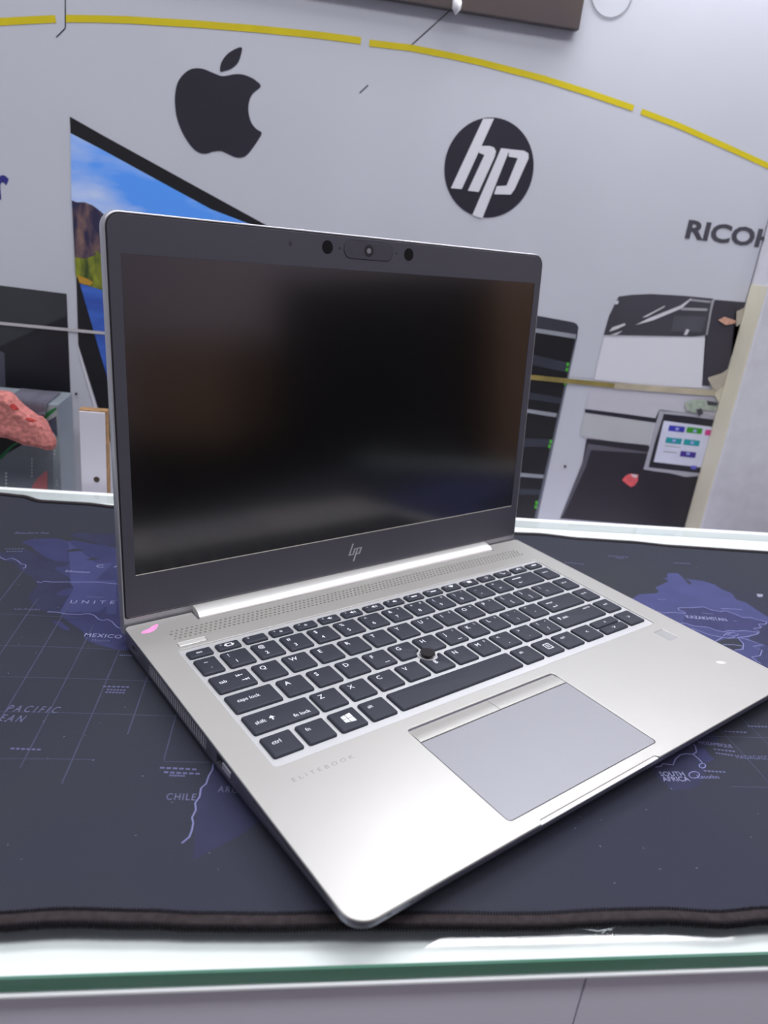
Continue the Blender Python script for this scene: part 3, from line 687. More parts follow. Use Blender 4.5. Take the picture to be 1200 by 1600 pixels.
k = wk(244.6, 261.2, -2); legend(k, '<', -1.2, -1.0, 4.2)
yb_, yt_ = row_y(-2) - KH / 2, row_y(-2) + KH / 2; ym_ = (yb_ + yt_) / 2
k = key(263.9, 287.4, ym_ + 0.35, yt_); legend(k, '^', -1.2, -2.6, 4.2)
k = key(263.9, 287.4, yb_, ym_ - 0.35); legend_poly(k, [[(-1.6, 0.9), (-1.1, 0.9), (0, -0.4), (1.1, 0.9), (1.6, 0.9), (0.25, -1.0), (-0.25, -1.0)]])
k = wk(290.1, XR, -2); legend(k, '>', -1.2, -1.0, 4.2)
fp = (XR - XL + 2.7) / 17.0
icons = ['esc', 'mon', '', 'sun', 'sun', 'mute', 'vol', 'vol', 'mic', 'kb', 'dash', 'wifi', 'cal', 'o', 'tel', 'tel2', 'dash']
for i, ic in enumerate(icons):
    x0 = XL + fp * i; k = key(x0, x0 + fp - 2.7, 183.9, 190.9)
    if ic == 'esc': legend(k, 'esc', -2.4, -0.9, 2.8); continue
    if 0 < i < 13: legend(k, 'f%d' % i, -4.6, 0.6, 1.5)
    if ic == 'mon': legend_poly(k, [bar(-1.8, 2.6, 0.8, 1.4), bar(-1.8, 2.6, -1.6, -1.0), bar(-1.8, -1.0, -1.0, 0.8), bar(1.8, 2.6, -1.0, 0.8), bar(-2.6, -1.8, -0.6, 0.4), bar(2.6, 3.4, -0.6, 0.4)])
    elif ic == 'sun': legend(k, '*', -1.4, -3.0, 5.0)
    elif ic in ('mute', 'vol', 'mic'): legend_poly(k, [[(-1.2, -0.5), (-0.4, -0.5), (0.8, -1.5), (0.8, 1.5), (-0.4, 0.5), (-1.2, 0.5)], bar(1.4, 1.8, -0.8, 0.8)] + ([bar(2.3, 2.7, -1.2, 1.2)] if ic == 'vol' else []))
    elif ic in ('kb', 'dash'): legend_poly(k, [bar(-2.4, 2.4, -0.7, 0.5)])
    elif ic == 'wifi': legend_poly(k, [[(-2.2, 0.9), (-1.8, 1.3), (0, 1.9), (1.8, 1.3), (2.2, 0.9), (0, -1.2)]])
    elif ic == 'cal': legend_poly(k, [bar(-1.8, 1.8, -1.3, 1.3)])
    elif ic == 'o': legend(k, 'O', -1.4, -1.3, 3.4)
    elif ic == 'tel': legend_poly(k, [[(-2.2, 1.4), (-1.2, 1.6), (-0.9, 0.4), (0.6, -0.5), (1.7, -0.2), (2.0, -1.2), (0.8, -1.5), (-1.2, -0.3)]])
    elif ic == 'tel2': legend_poly(k, [[(-2.4, -1.0), (-1.2, -0.8), (-0.8, 0.2), (0.8, 0.2), (1.2, -0.8), (2.4, -1.0), (2.0, 0.6), (0, 1.3), (-2.0, 0.6)]])
# pointing stick
lp('pointing_stick', lathe([(2.2, -0.7), (2.2, 0.4), (4.2, 0.9), (4.5, 1.5), (4.3, 1.95), (3.6, 2.1), (2.0, 1.85), (0, 1.8)], 28), mat('stick_rubber', (44, 41, 44), 0.9, var=0.25, scale=2500, bump=0.8, bscale=2500, spec=0.2), x=NUB[0], y=NUB[1], smooth=50)
lp('stick_ring', curve_plate([[(5.9 * math.cos(t / 32 * 6.28318), 5.9 * math.sin(t / 32 * 6.28318)) for t in range(32)], [(4.9 * math.cos(-t / 32 * 6.28318), 4.9 * math.sin(-t / 32 * 6.28318)) for t in range(32)]], -0.75, -0.1, 0.1), m_tray, x=NUB[0], y=NUB[1], smooth=40)

# hinge cover
hc = [(233.6, 3.2), (231.5, 3.5), (229.0, 3.2), (226.2, 2.3), (224.2, 1.2), (223.1, 0.3), (222.9, -0.5), (223.8, -1.1), (233.6, -1.1)]
hx0, hx1 = 42.3, 289.3
lp('hinge_cover', loft([[(hx0, y, z) for y, z in hc], [(hx1, y, z) for y, z in hc]]), m_bright, smooth=50)

# lid: local x across, y up the screen from the display's lower edge, z towards the viewer
LEAN = 0.0958
lidc = mat('lid_silver', (176, 176, 182), 0.38, 0.7, var=0.02, scale=20)
lid_me = curve_plate([rrect(0.2, 325.4, -36.5, 194.6, (3, 3, 8.5, 8.5), 8)], -6.2, -0.1, 0.7, 3); lid_me.transform(MM)
lid = put('lid', lid_me, lidc, laptop, Vector((0, 236.12, 29.0 + DH)) * 0.001, 40)
lid.rotation_euler = (math.pi / 2 - LEAN, 0, 0)
def ll(name, me, m, z=0.0, smooth=None): me.transform(MM); return put(name, me, m, lid, (0, 0, z * 0.001), smooth)
m_bezel = mat('bezel_plastic', (62, 61, 71), 0.5, var=0.05, scale=12, bump=0.04, bscale=3000)
bz_out = rrect(2.0, 323.6, -25.0, 192.9, (1.5, 1.5, 7.0, 7.0), 8)
ll('gasket', curve_plate([rrect(1.2, 324.4, -25.6, 193.6, (1.8, 1.8, 7.6, 7.6), 8)], -0.3, 0.0), m_port)
ll('bezel', curve_plate([bz_out, rrect(8.3, 317.7, 0.0, 174.0, 0.2, 1)], -0.2, 0.42, 0.12), m_bezel, smooth=40)
ll('screen', box_me(7.9, 318.1, -0.4, 174.4, -0.15, 0.12), mat('screen_panel', (3, 3, 4), 0.15, var=0.1, scale=30, spec=1.0))
MATS['screen_panel'].node_tree.nodes['Principled BSDF'].inputs['IOR'].default_value = 1.65
ll('screen_edge', box_me(8.6, 317.4, -0.05, 0.42, 0.13, 0.40), mat('edge_line', (196, 192, 180), 0.4, 0.4))
ll('bezel_edge', box_me(3.6, 322.0, -25.0, -24.6, 0.40, 0.46), mat('edge_line2', (110, 108, 112), 0.4, 0.4))
def disc(x, y, r, z0, z1, n=24): return curve_plate([[(x + r * math.cos(2 * math.pi * t / n), y + r * math.sin(2 * math.pi * t / n)) for t in range(n)]], z0, z1)
m_lens = mat('lens_black', (5, 5, 8), 0.5, spec=0.2)
CY = 186.0
ll('microphone_hole', disc(106.5, CY, 1.3, 0.40, 0.45, 16), mat('mic_grey', (40, 39, 46), 0.7))
for x in (132.1, 194.8): ll('camera_sensor', disc(x, CY, 3.9, 0.40, 0.46), m_lens)
sh = ll('camera_shutter', curve_plate([rrect(144.2, 181.2, CY - 5.1, CY + 5.1, 5.0, 8)], 0.40, 0.62, 0.12), mat('shutter_plastic', (56, 55, 64), 0.45), smooth=40)
ll('shutter_gap', curve_plate([rrect(143.8, 181.6, CY - 5.5, CY + 5.5, 5.4, 8)], 0.38, 0.45), m_port)
ll('lens_ring', disc(162.7, CY, 3.6, 0.60, 0.66), m_port); ll('camera_lens', disc(162.7, CY, 1.6, 0.66, 0.72), mat('lens_glint', (120, 118, 124), 0.3))
for x in (140.9, 184.6): ll('indicator_dot', disc(x, CY, 0.7, 0.40, 0.45, 10), m_port)
def sl(x, y0, y1, wd=1.25, k=0.36): return [(x + k * y0, y0), (x + wd + k * y0, y0), (x + wd + k * y1, y1), (x + k * y1, y1)]
ox = 163.6
emb = [sl(ox - 2.0, -14.2, -5.9), sl(ox + 1.2, -14.2, -9.6), sl(ox + 3.6, -18.9, -9.6), sl(ox + 6.6, -14.2, -9.6), sl(ox - 1.0, -14.2, -13.5, 2.4), sl(ox + 2.2, -10.2, -9.6, 1.6), sl(ox + 4.6, -10.2, -9.6, 2.2), sl(ox + 4.6, -14.2, -13.5, 2.4)]
bm = bmesh.new()
for q in emb:
    b0 = [bm.verts.new((x, y, 0.42)) for x, y in q]; b1 = [bm.verts.new((x, y, 0.55)) for x, y in q]
    bm.faces.new(b1)
    for i in range(4): bm.faces.new((b0[i], b0[(i + 1) % 4], b1[(i + 1) % 4], b1[i]))
ll('slanted_emblem', me_from(bm), mat('emblem_chrome', (180, 178, 190), 0.3, 0.5))

# ------------------------------------------------------------------ printed wall boards
m_vinyl = mat('poster_vinyl', (186, 188, 198), 0.38, var=0.03, scale=6, bump=0.05, bscale=60)
SEAM = ZT + 0.1180
bx0 = -1.1
post = tag(put('wall_poster', box_me(bx0, PX - 0.0015, YP, R0['y1'] - 0.0003, SEAM + 0.0001, ZT + 0.80, 0.0004, 1), m_vinyl), 'white printed wall board with yellow arc and black round emblems, above the seam', 'poster', 'printed wall boards')
low = tag(put('wall_poster', box_me(bx0, PX - 0.0015, YP, R0['y1'] - 0.0003, LEDGE + 0.0005, SEAM - 0.0001, 0.0004, 1), m_vinyl), 'white printed wall board behind the counter, below the seam strip', 'poster', 'printed wall boards')
def wpt(u, v, k=0): return on_y(u, v, YP - 0.00015 * (k + 1))
def wpoly(name, polys, m, k, parent=post, clip=True):
    bm = bmesh.new()
    for pts in polys:
        vs = []
        for u, v in pts:
            p = wpt(u, v, k)
            vs.append(bm.verts.new((min(p.x, PX - 0.0016) if clip else p.x, p.y, p.z)))
        bm.faces.new(vs)
    bm.normal_update()
    for f in bm.faces:
        if f.normal.y > 0: f.normal_flip()
    bmesh.ops.triangulate(bm, faces=bm.faces[:], ngon_method='EAR_CLIP')
    me = bpy.data.meshes.new('print'); bm.to_mesh(me); bm.free()
    return put(name, me, m, parent)
def wline(name, pts, wd, m, k, parent=post):
    bm = bmesh.new(); q = [wpt(u, v, k) for u, v in pts]
    ribbon(bm, [(p.x, p.z) for p in q], wd, 0)
    for v in bm.verts: v.co = (v.co.x, q[0].y, v.co.y)
    bmesh.ops.recalc_face_normals(bm, faces=bm.faces[:])
    me = bpy.data.meshes.new('print'); bm.to_mesh(me); bm.free()
    return put(name, me, m, parent)
def wtext(name, s, u0, v0, u1, v1, h, m, k, parent=post, **kw):
    a, b = wpt(u0, v0, k), wpt(u1, v1, k); dx, dz = b.x - a.x, b.z - a.z
    me = fit_text(s, 0, math.hypot(dx, dz), h, **kw); an = math.atan2(dz, dx)
    for v in me.vertices:
        x, y = v.co.x, v.co.y
        v.co = (a.x + x * math.cos(an) - y * math.sin(an), a.y, a.z + x * math.sin(an) + y * math.cos(an))
    return put(name, me, m, parent)
def zz(pts, ox, oy, sc): return [(ox + a / sc, oy + b / sc) for a, b in pts]
def smooth_loop(pts, n=4):
    out = []; L_ = len(pts)
    for i in range(L_):
        p0, p1, p2, p3 = (Vector(pts[(i + j) % L_]) for j in (-1, 0, 1, 2))
        for t in range(n):
            s = t / n
            q = 0.5 * ((2 * p1) + (p2 - p0) * s + (2 * p0 - 5 * p1 + 4 * p2 - p3) * s * s + (3 * p1 - p0 - 3 * p2 + p3) * s ** 3); out.append((q.x, q.y))
    return out
m_yel = mat('yellow_print', (198, 180, 14), 0.45, var=0.04)
m_ink = mat('black_print', (34, 32, 44), 0.42, var=0.12, scale=14)
m_ink2 = mat('deep_black_print', (17, 17, 22), 0.42, var=0.1, scale=10)
m_grey_ink = mat('grey_print_panel', (62, 61, 70), 0.45, var=0.12, scale=12)
m_paper = mat('pale_print', (206, 205, 214), 0.45, var=0.02, scale=6)
# yellow arc in four dashes
for seg, wd in (([(-120, 48), (-60, 40), (0, 34), (45, 31.5), (87, 29.5)], 0.0056), ([(102, 29), (150, 29.5), (200, 31), (300, 37), (400, 45), (500, 55), (564, 63.5)], 0.0055), ([(577, 67), (640, 74.5), (700, 86), (750, 97), (850, 123), (920, 145), (990, 169)], 0.0052), ([(1002, 174), (1060, 196), (1130, 227), (1200, 259), (1245, 281)], 0.0050)):
    wline('yellow_dash', seg, wd, m_yel, 1)
for seg in ([(102, -30), (102, 0), (102, 44)], [(102, 44), (88, 58)], [(708, 12), (642, 71)], [(562, 145), (575, 133)]): wline('thin_line', seg, 0.0009, m_ink, 1)
# bitten fruit emblem
fruit = [(690,237),(660,225),(630,214),(600,215),(575,230),(555,258),(547,295),(547,330),(553,370),(567,408),(585,440),(605,465),(625,478),(645,480),(665,474),(690,472),(710,480),(735,491),(755,492),(772,484),(790,462),(808,435),(818,415),(800,402),(785,382),(777,352),(778,320),(790,292),(815,270),(800,252),(780,240),(755,232),(730,232),(710,236)]
wpoly('fruit_emblem', [zz(smooth_loop(fruit, 3), 0, 0, 2)], m_ink, 1)
wpoly('leaf_emblem', [zz(smooth_loop([(688,223),(690,200),(702,178),(722,160),(755,147),(752,175),(742,198),(722,215),(700,222)], 3), 0, 0, 2)], m_ink, 1)
# round emblem with slanted letters
c = wpt(764.5, 263.5, 1); rr = 0.0436
bm = bmesh.new(); bm.faces.new([bm.verts.new((c.x + rr * math.cos(-2 * math.pi * i / 64), c.y, c.z + rr * 1.0 * math.sin(-2 * math.pi * i / 64))) for i in range(64)])
me = bpy.data.meshes.new('print'); bm.to_mesh(me); bm.free(); emb_o = put('round_emblem', me, m_ink, post)
H = lambda pts: zz(pts, 600, 0, 2)
wpoly('emblem_letter', [H([(310,371),(344,370),(243,591),(209,588)]), H([(299,456),(330,456),(344,461),(350,473),(346,490),(296,600),(262,596),(314,484),(297,478)])], m_paper, 3, emb_o)
wpoly('emblem_letter', [H([(366,463),(393,466),(307,683),(276,672)]), H([(390,466),(438,471),(451,479),(452,495),(408,592),(396,608),(344,607),(352,582),(383,580),(418,494),(390,490)])], m_paper, 3, emb_o)
wtext('wall_lettering', 'RICOH', 1070, 371, 1207, 388, 0.0172, mat('grey_lettering', (66, 65, 74), 0.45), 1, bold=0.035)
wtext('wall_lettering', 'r', -7, 309, 16.5, 311, 0.0195, mat('navy_lettering', (44, 40, 120), 0.45), 1, bold=0.03)
# picture of a screen showing a landscape
scr = wpoly('screen_picture', [[(109,182),(160,211),(260,266),(340,310),(413,350),(560,432),(560,560),(300,700),(180,705),(172,690),(153,637),(122.3,539),(118.7,420)]], m_ink2, 1)
def LP(name, pts, m, k): return wpoly(name, [pts], m, k, scr)
m_sky = mat('sky_print', (84, 152, 244), 0.45, col2=(200, 212, 238), scale=9, stretch=(1.0, 1, 3.2), sharp=(0.42, 0.68))
m_hill = mat('hill_print', (40, 36, 66), 0.45, col2=(140, 108, 96), scale=60, stretch=(2.0, 1, 0.7), sharp=(0.42, 0.72))
m_green = mat('meadow_print', (50, 66, 26), 0.45, col2=(134, 140, 40), scale=55, stretch=(2.5, 1, 0.8), sharp=(0.35, 0.65))
m_water = mat('water_print', (38, 66, 150), 0.45, col2=(64, 106, 196), scale=30, stretch=(0.6, 1, 3), sharp=(0.3, 0.7))
LP('sky_print', [(110,208),(160,234),(260,289),(330,327),(395,352),(540,432),(540,480),(230,400),(170,350),(112,330)], m_sky, 3)
LP('hill_print', [(112,313),(120,316),(132,316),(145,321),(158,331),(172,345),(230,390),(230,440),(116,390)], m_hill, 4)
LP('meadow_print', [(115,372),(122,384),(132,392),(142,386),(155,395),(172,410),(230,430),(230,470),(165,455),(128,444),(118,430)], m_green, 5)
LP('rock_print', [(115,362),(128,372),(146,380),(150,398),(134,404),(117,402)], m_hill, 6)
LP('shore_print', [(121,430),(138,436),(146,442),(140,446),(124,442)], mat('ochre_print', (176, 132, 40), 0.45), 6)
LP('water_print', [(124.6,443),(165,455),(230,468),(230,780),(172,605)], m_water, 6)
LP('bezel_shine', [(122.3,540),(125,560),(148,640),(152,640),(127,556)], m_paper, 4)
# dark board and small lamp on the wall above
dk0, dk1 = on_y(560, -10, YP - 0.008), on_y(905.5, 45, YP - 0.008)
dk2 = on_y(640, 6, YP - 0.008)
dark_m = mat('dark_brown_board', (66, 58, 62), 0.35, col2=(84, 74, 66), scale=7, var=0.1, bump=0.05, bscale=100)
zb = (dk1.z + dk2.z) / 2
tag(put('wall_board', box_me(-0.25, dk1.x, YP - 0.008, YP - 0.0006, zb, ZT + 0.60, 0.0008, 1), dark_m), 'dark brown board fixed to the white printed wall', 'board')
hk = on_y(714, 8, YP - 0.011)
hook = tag(put('wall_clip', loft([[(hk.x + a * s * 0.0052, hk.y + dy, hk.z + b * s * 0.0075) for a, b in ((0, -1), (0.75, -0.35), (0.8, 0.4), (0.3, 1), (-0.3, 1), (-0.8, 0.4), (-0.75, -0.35))] for s, dy in ((0.9, 0.0028), (1.0, 0.001), (0.8, -0.0015), (0.3, -0.0028))]), mat('white_plastic', (226, 226, 230), 0.4), smooth=50), 'small white plastic clip at the bottom of the dark board', 'clip')

# guessed LED tube, out of view, set to give the wall glow and lighting
TX, TZ, TL = 0.38, ZT + 0.66, 0.56
lampo = tag(empty('tube_light', (TX, YP - 0.03, TZ)), 'white LED tube light guessed on the wall above the counter, out of view', 'light')
put('housing', box_me(-TL / 2 - 0.02, TL / 2 + 0.02, -0.012, 0.0286, 0.002, 0.030, 0.003), mat('lamp_housing', (230, 230, 230), 0.5), lampo)
tube = lathe([(0, -TL / 2), (0.011, -TL / 2), (0.013, -TL / 2 + 0.004), (0.013, TL / 2 - 0.004), (0.011, TL / 2), (0, TL / 2)], 20); tube.transform(Matrix.Rotation(math.pi / 2, 4, 'Y'))
em = bpy.data.materials.new('tube_glow'); em.use_nodes = True; eb = em.node_tree.nodes['Principled BSDF']; eb.inputs['Emission Color'].default_value = (0.96, 0.98, 1, 1); eb.inputs['Emission Strength'].default_value = TUBE_E
put('tube', tube, em, lampo, (0, -0.012, -0.013), 40)
# round cable cap below the tube
cc = on_y(957, -12, YP - 0.001); rc = 0.0195
ring_me = lathe([(rc, 0.0), (rc, 0.0004), (rc - 0.0006, 0.0004), (rc - 0.0006, 0.0)], 48)
capo = put('wire_ring', ring_me, mat('wire_grey', (140, 138, 148), 0.4, 0.5), smooth=40)
capo.rotation_euler = (math.pi / 2, 0, 0); capo.location = (cc.x, YP - 0.0003, cc.z)
tag(capo, 'thin grey wire ring lying on the white wall under the tube light', 'ring')

# ------------------------------------------------------------------ lower board prints
P3 = lambda pts: zz(pts, 800, 440, 3)
# dark printer
pr = wpoly('printer_picture', [[(-60, 438), (0, 446), (104, 459), (117, 778), (-60, 778)]], mat('printer_black', (20, 20, 28), 0.42, var=0.15, scale=8), 1, low)
wpoly('printer_top', [[(-60, 438), (0, 446), (104, 459), (105.5, 493), (60, 513), (0, 541), (-60, 560)]], mat('printer_grey', (44, 46, 50), 0.42, var=0.25, scale=10), 2, pr)
wpoly('printer_edge', [[(-60, 560), (0, 548), (7, 552), (9, 615), (-60, 620)]], mat('printer_edge', (70, 70, 84), 0.42), 3, pr)
# rack tower
tw = wpoly('tower_picture', [P3([(-60, 130), (120, 160), (285, 190), (303, 198), (312, 215), (305, 265), (115, 1130), (-60, 1120)])], m_ink2, 1, low)
wpoly('tower_cap', [P3([(-60, 130), (120, 160), (285, 190), (303, 198), (311, 212), (305, 250), (112, 214), (-60, 190)])], mat('tower_cap', (50, 51, 62), 0.42), 2, tw)
m_bar = mat('silver_print', (138, 142, 150), 0.42, var=0.08)
wpoly('tower_bar', [P3([(-60, 190), (112, 218), (302, 248), (299, 268), (108, 238), (-60, 210)])], m_bar, 3, tw)
wpoly('tower_bar', [P3([(-60, 575), (72, 597), (212, 618), (206, 636), (68, 614), (-60, 595)])], m_bar, 3, tw)
wpoly('tower_bar', [P3([(-60, 880), (36, 896), (150, 906), (145, 922), (34, 914), (-60, 900)])], m_bar, 3, tw)
m_band = mat('tower_band', (44, 47, 58), 0.42, var=0.2, scale=30)
for q in ([(-60, 330), (112, 345), (262, 380), (255, 425), (100, 392), (-60, 380)], [(-60, 500), (90, 520), (232, 545), (226, 575), (84, 552), (-60, 540)], [(-60, 720), (60, 735), (190, 738), (182, 775), (54, 775), (-60, 770)], [(-60, 960), (30, 970), (138, 975), (132, 1000), (28, 998), (-60, 990)]): wpoly('tower_band', [P3(q)], m_band, 3, tw)
wpoly('tower_side', [P3([(305, 268), (298, 268), (105, 1110), (115, 1130)])], mat('tower_side', (96, 100, 112), 0.42), 3, tw)
m_led = mat('green_print', (70, 170, 40), 0.45)
for x, y in ((262, 388), (258, 412), (182, 750), (176, 772), (116, 1036), (112, 1056), (250, 478)): wpoly('status_light', [P3([(x - 5, y - 8), (x + 6, y - 8), (x + 4, y + 8), (x - 7, y + 8)])], m_led, 5, tw)
# office copier
cp_ = wpoly('copier_picture', [P3([(430, 250), (912, 258), (905, 500), (975, 560), (968, 640), (890, 900), (812, 1160), (226, 1110), (330, 850), (348, 740), (322, 722), (342, 600), (366, 490), (385, 462)])], mat('copier_grey', (186, 184, 194), 0.45, var=0.03, scale=6), 1, low)
def CPp(name, pts, m, k): return wpoly(name, [P3(pts)], m, k, cp_)
CPp('copier_lid', [(500,70),(560,62),(650,58),(800,66),(945,80),(910,250),(850,258),(430,250),(455,160),(490,90)], m_grey_ink, 2)
CPp('copier_body', [(430,262),(910,265),(890,500),(640,488),(385,460)], m_paper, 3)
CPp('copier_side', [(950,85),(1170,105),(1165,126),(1052,142),(1050,200),(1056,290),(1035,410),(985,430),(918,455),(930,490),(890,487),(905,260)], mat('copier_dark', (54, 51, 62), 0.45, var=0.12, scale=20), 3)
m_scr = mat('scratch_white', (196, 195, 202), 0.5)
for q in ([(455,235),(470,215),(528,195),(532,204),(490,224)], [(578,204),(640,172),(790,112),(845,74),(832,92),(795,126),(660,182)], [(480,95),(500,88),(498,104),(485,108)], [(805,250),(818,222),(832,226),(820,250)], [(610,168),(718,112),(714,120),(630,166)], [(460,250),(520,230),(490,250)]): CPp('scratch_mark', q, m_scr, 5)
m_bar2 = mat('copier_bar', (150, 150, 158), 0.45)
CPp('control_bar', [(832,80),(932,90),(929,100),(828,90)], m_bar2, 4); CPp('control_bar', [(800,122),(918,126),(914,138),(790,134)], m_bar2, 4); CPp('control_bar', [(936,84),(946,84),(916,250),(908,250)], m_bar2, 5)
for q in ([(760,160),(910,165),(890,238),(745,235)],): CPp('control_panel', q, mat('copier_panel', (76, 76, 86), 0.45), 4)
CPp('paper_gap', [(342,597),(480,614),(672,640),(690,600),(960,632),(960,645),(695,616),(676,662),(480,634),(342,614)], m_ink, 2)
CPp('output_tray', [(338,618),(480,638),(664,662),(640,765),(480,752),(320,722)], mat('copier_tray', (170, 172, 176), 0.45, var=0.1, scale=8), 3)
lowb = CPp('copier_base', [(350,735),(640,768),(700,880),(890,900),(812,1160),(226,1110),(330,850)], mat('copier_black', (36, 32, 42), 0.42, var=0.12, scale=8), 3)
CPp('base_edge', [(355,760),(640,800),(640,806),(370,790),(345,870),(240,1100),(232,1100),(330,855)], mat('base_edge', (84, 82, 92), 0.45), 4)
ts = CPp('touch_screen', smooth_loop([(705,606),(830,618),(962,634),(935,760),(880,912),(740,898),(628,882),(620,866),(650,760),(688,616)], 2), mat('screen_frame', (160, 159, 170), 0.4), 5)
def TS(name, pts, m, k): return wpoly(name, [P3(pts)], m, k, cp_)
TS('touch_screen_bezel', [(712,620),(830,632),(952,648),(930,760),(884,898),(740,882),(640,870),(668,760)], m_ink, 6)
TS('touch_screen_face', [(712,652),(945,682),(930,760),(896,872),(664,845)], mat('screen_white', (200, 202, 222), 0.35), 7)
def tsb(x, y, w_, col, nm): TS('screen_button', [(x, y), (x + w_, y + 0.11 * w_), (x + w_ - 6, y + 0.11 * w_ + 26), (x - 6, y + 26)], mat(nm, col, 0.45), 8)
tsb(738, 673, 74, (44, 44, 160), 'btn_blue'); tsb(822, 681, 72, (50, 138, 30), 'btn_green'); tsb(908, 693, 36, (196, 60, 132), 'btn_pink')
tsb(724, 729, 74, (20, 142, 150), 'btn_teal'); tsb(808, 738, 74, (20, 142, 150), 'btn_teal'); tsb(792, 793, 72, (62, 44, 138), 'btn_violet')
for x, y in ((775, 690), (858, 700), (760, 745), (845, 755), (826, 806)): TS('button_icon', [(x - 8, y - 6), (x + 8, y - 5), (x + 7, y + 7), (x - 9, y + 6)], mat('icon_pale', (150, 160, 220), 0.45), 9)
TS('screen_line', [(716,768),(790,776),(790,779),(716,771)], m_bar2, 8); TS('screen_line', [(710,795),(772,800),(772,804),(710,799)], m_bar2, 8)
TS('home_light', [(840,862),(866,864),(862,880),(838,878)], mat('home_blue', (96, 96, 200), 0.45), 8)
rs = CPp('red_sticker', [(515,930),(535,908),(556,900),(592,906),(590,935),(575,955),(558,963),(535,948)], mat('red_sticker', (206, 86, 92), 0.5, var=0.2, scale=200), 6)
CPp('sticker_tear', [(556,902),(590,906),(582,922),(565,915)], mat('sticker_white', (214, 190, 196), 0.5), 7)
# seam strip
wline('seam_strip', [(-80, 497.5), (0, 505), (168, 521)], 0.0028, mat('seam_pale', (178, 174, 178), 0.6), 11, low)
wline('seam_strip', [(168, 521), (500, 556), (826, 589)], 0.0028, mat('seam_pale', (178, 174, 178), 0.6), 11, low)
wline('seam_strip', [(826, 589), (880, 594.5), (945, 601), (960, 602.5)], 0.0052, mat('seam_ochre', (132, 118, 62), 0.6, var=0.3, scale=40), 11, low)
wline('seam_strip', [(960, 602.5), (1020, 607), (1085, 612), (1118, 614)], 0.0065, mat('seam_tan', (170, 160, 140), 0.6, var=0.2, scale=40), 11, low)
# torn vinyl at the pillar
wpoly('torn_patch', [[(1150,487),(1175,482),(1175,540),(1153,533),(1149,560),(1144,577),(1128,584),(1106,592),(1112,604),(1116,616),(1126,630),(1096,740),(1071,824),(1110,824),(1150,620),(1165,560),(1165,487)]], m_cream, 10, low)
tag(wpoly('torn_flap', [[(1151,486),(1170,482),(1172,508),(1150,510)]], mat('torn_vinyl', (172, 164, 152), 0.6, var=0.1, scale=60), 13, low))
wpoly('torn_flap', [[(1106,590),(1128,583),(1145,576),(1146,604),(1120,612),(1112,604)]], mat('torn_vinyl', (172, 164, 152), 0.6, var=0.1, scale=60), 13, low)
wpoly('torn_flap', [[(1122,500),(1132,495),(1150,501),(1149,505),(1134,508)]], mat('torn_paper', (196, 150, 130), 0.6, var=0.2, scale=300), 13, low)
wpoly('stain_mark', [[(1070,628),(1090,624),(1122,630),(1118,642),(1098,640),(1085,646),(1072,640)]], mat('stain_green', (150, 160, 148), 0.6, var=0.25, scale=200), 12, low)
wpoly('stain_mark', [[(1088,640),(1096,638),(1099,646),(1092,650)]], m_grey_ink, 13, low); wpoly('stain_mark', [[(1104,626),(1122,629),(1120,634),(1106,633)]], m_grey_ink, 13, low)
for u, v in ((119, 615.5), (883, 729), (1183, 446)):
    wpoly('nail_hole', [[(u + 2.3 * math.cos(t * 0.785), v + 2.3 * math.sin(t * 0.785)) for t in range(8)]], m_ink2, 12, low)

# ------------------------------------------------------------------ things behind the counter
Yb = 0.500
def quad_box(name, pts_px, Y, depth, zbot, m, parent=None, bev=0.0008):
    """upright slab: outline from its visible face at plane y = Y, standing on zbot"""
    ps = [on_y(u, v, Y) for u, v in pts_px]
    x0, x1 = min(p.x for p in ps), max(p.x for p in ps); z1 = max(p.z for p in ps)
    return put(name, box_me(x0, x1, Y, Y + depth, zbot, z1, bev), m, parent), (x0, x1, z1)
# white laminated offcut with a drilled hole
a, b = on_y(122.5, 640, 0.470), on_y(166, 642, 0.470)
off = tag(empty('board_offcut', ((a.x + b.x) / 2, 0.475, LEDGE)), 'white laminated board offcut with a drilled hole standing behind the counter', 'board')
hw = (b.x - a.x) / 2; hz = a.z - LEDGE
put('core', box_me(-hw, hw, -0.0040, 0.006, 0, hz, 0.0003, 1), mat('chipboard', (150, 116, 78), 0.8, var=0.3, scale=300, bump=0.3, bscale=800), off)
put('white_face', box_me(-hw + 0.0003, hw - 0.0012, -0.0049, -0.0038, 0.0, hz - 0.0012, 0.0003, 1), mat('white_face', (214, 211, 222), 0.4, var=0.02, scale=10), off)
hp_ = on_y(151, 749, 0.470)
hole = lathe([(0.0026, 0.0), (0.0022, 0.0004), (0.0018, 0.0003), (0.0, 0.0002)], 20); hole.transform(Matrix.Rotation(math.pi / 2, 4, 'X'))
put('drilled_hole', hole, mat('hole_brown', (70, 58, 48), 0.8, var=0.3, scale=500), off, (hp_.x - off.location.x, -0.0052, hp_.z - LEDGE))
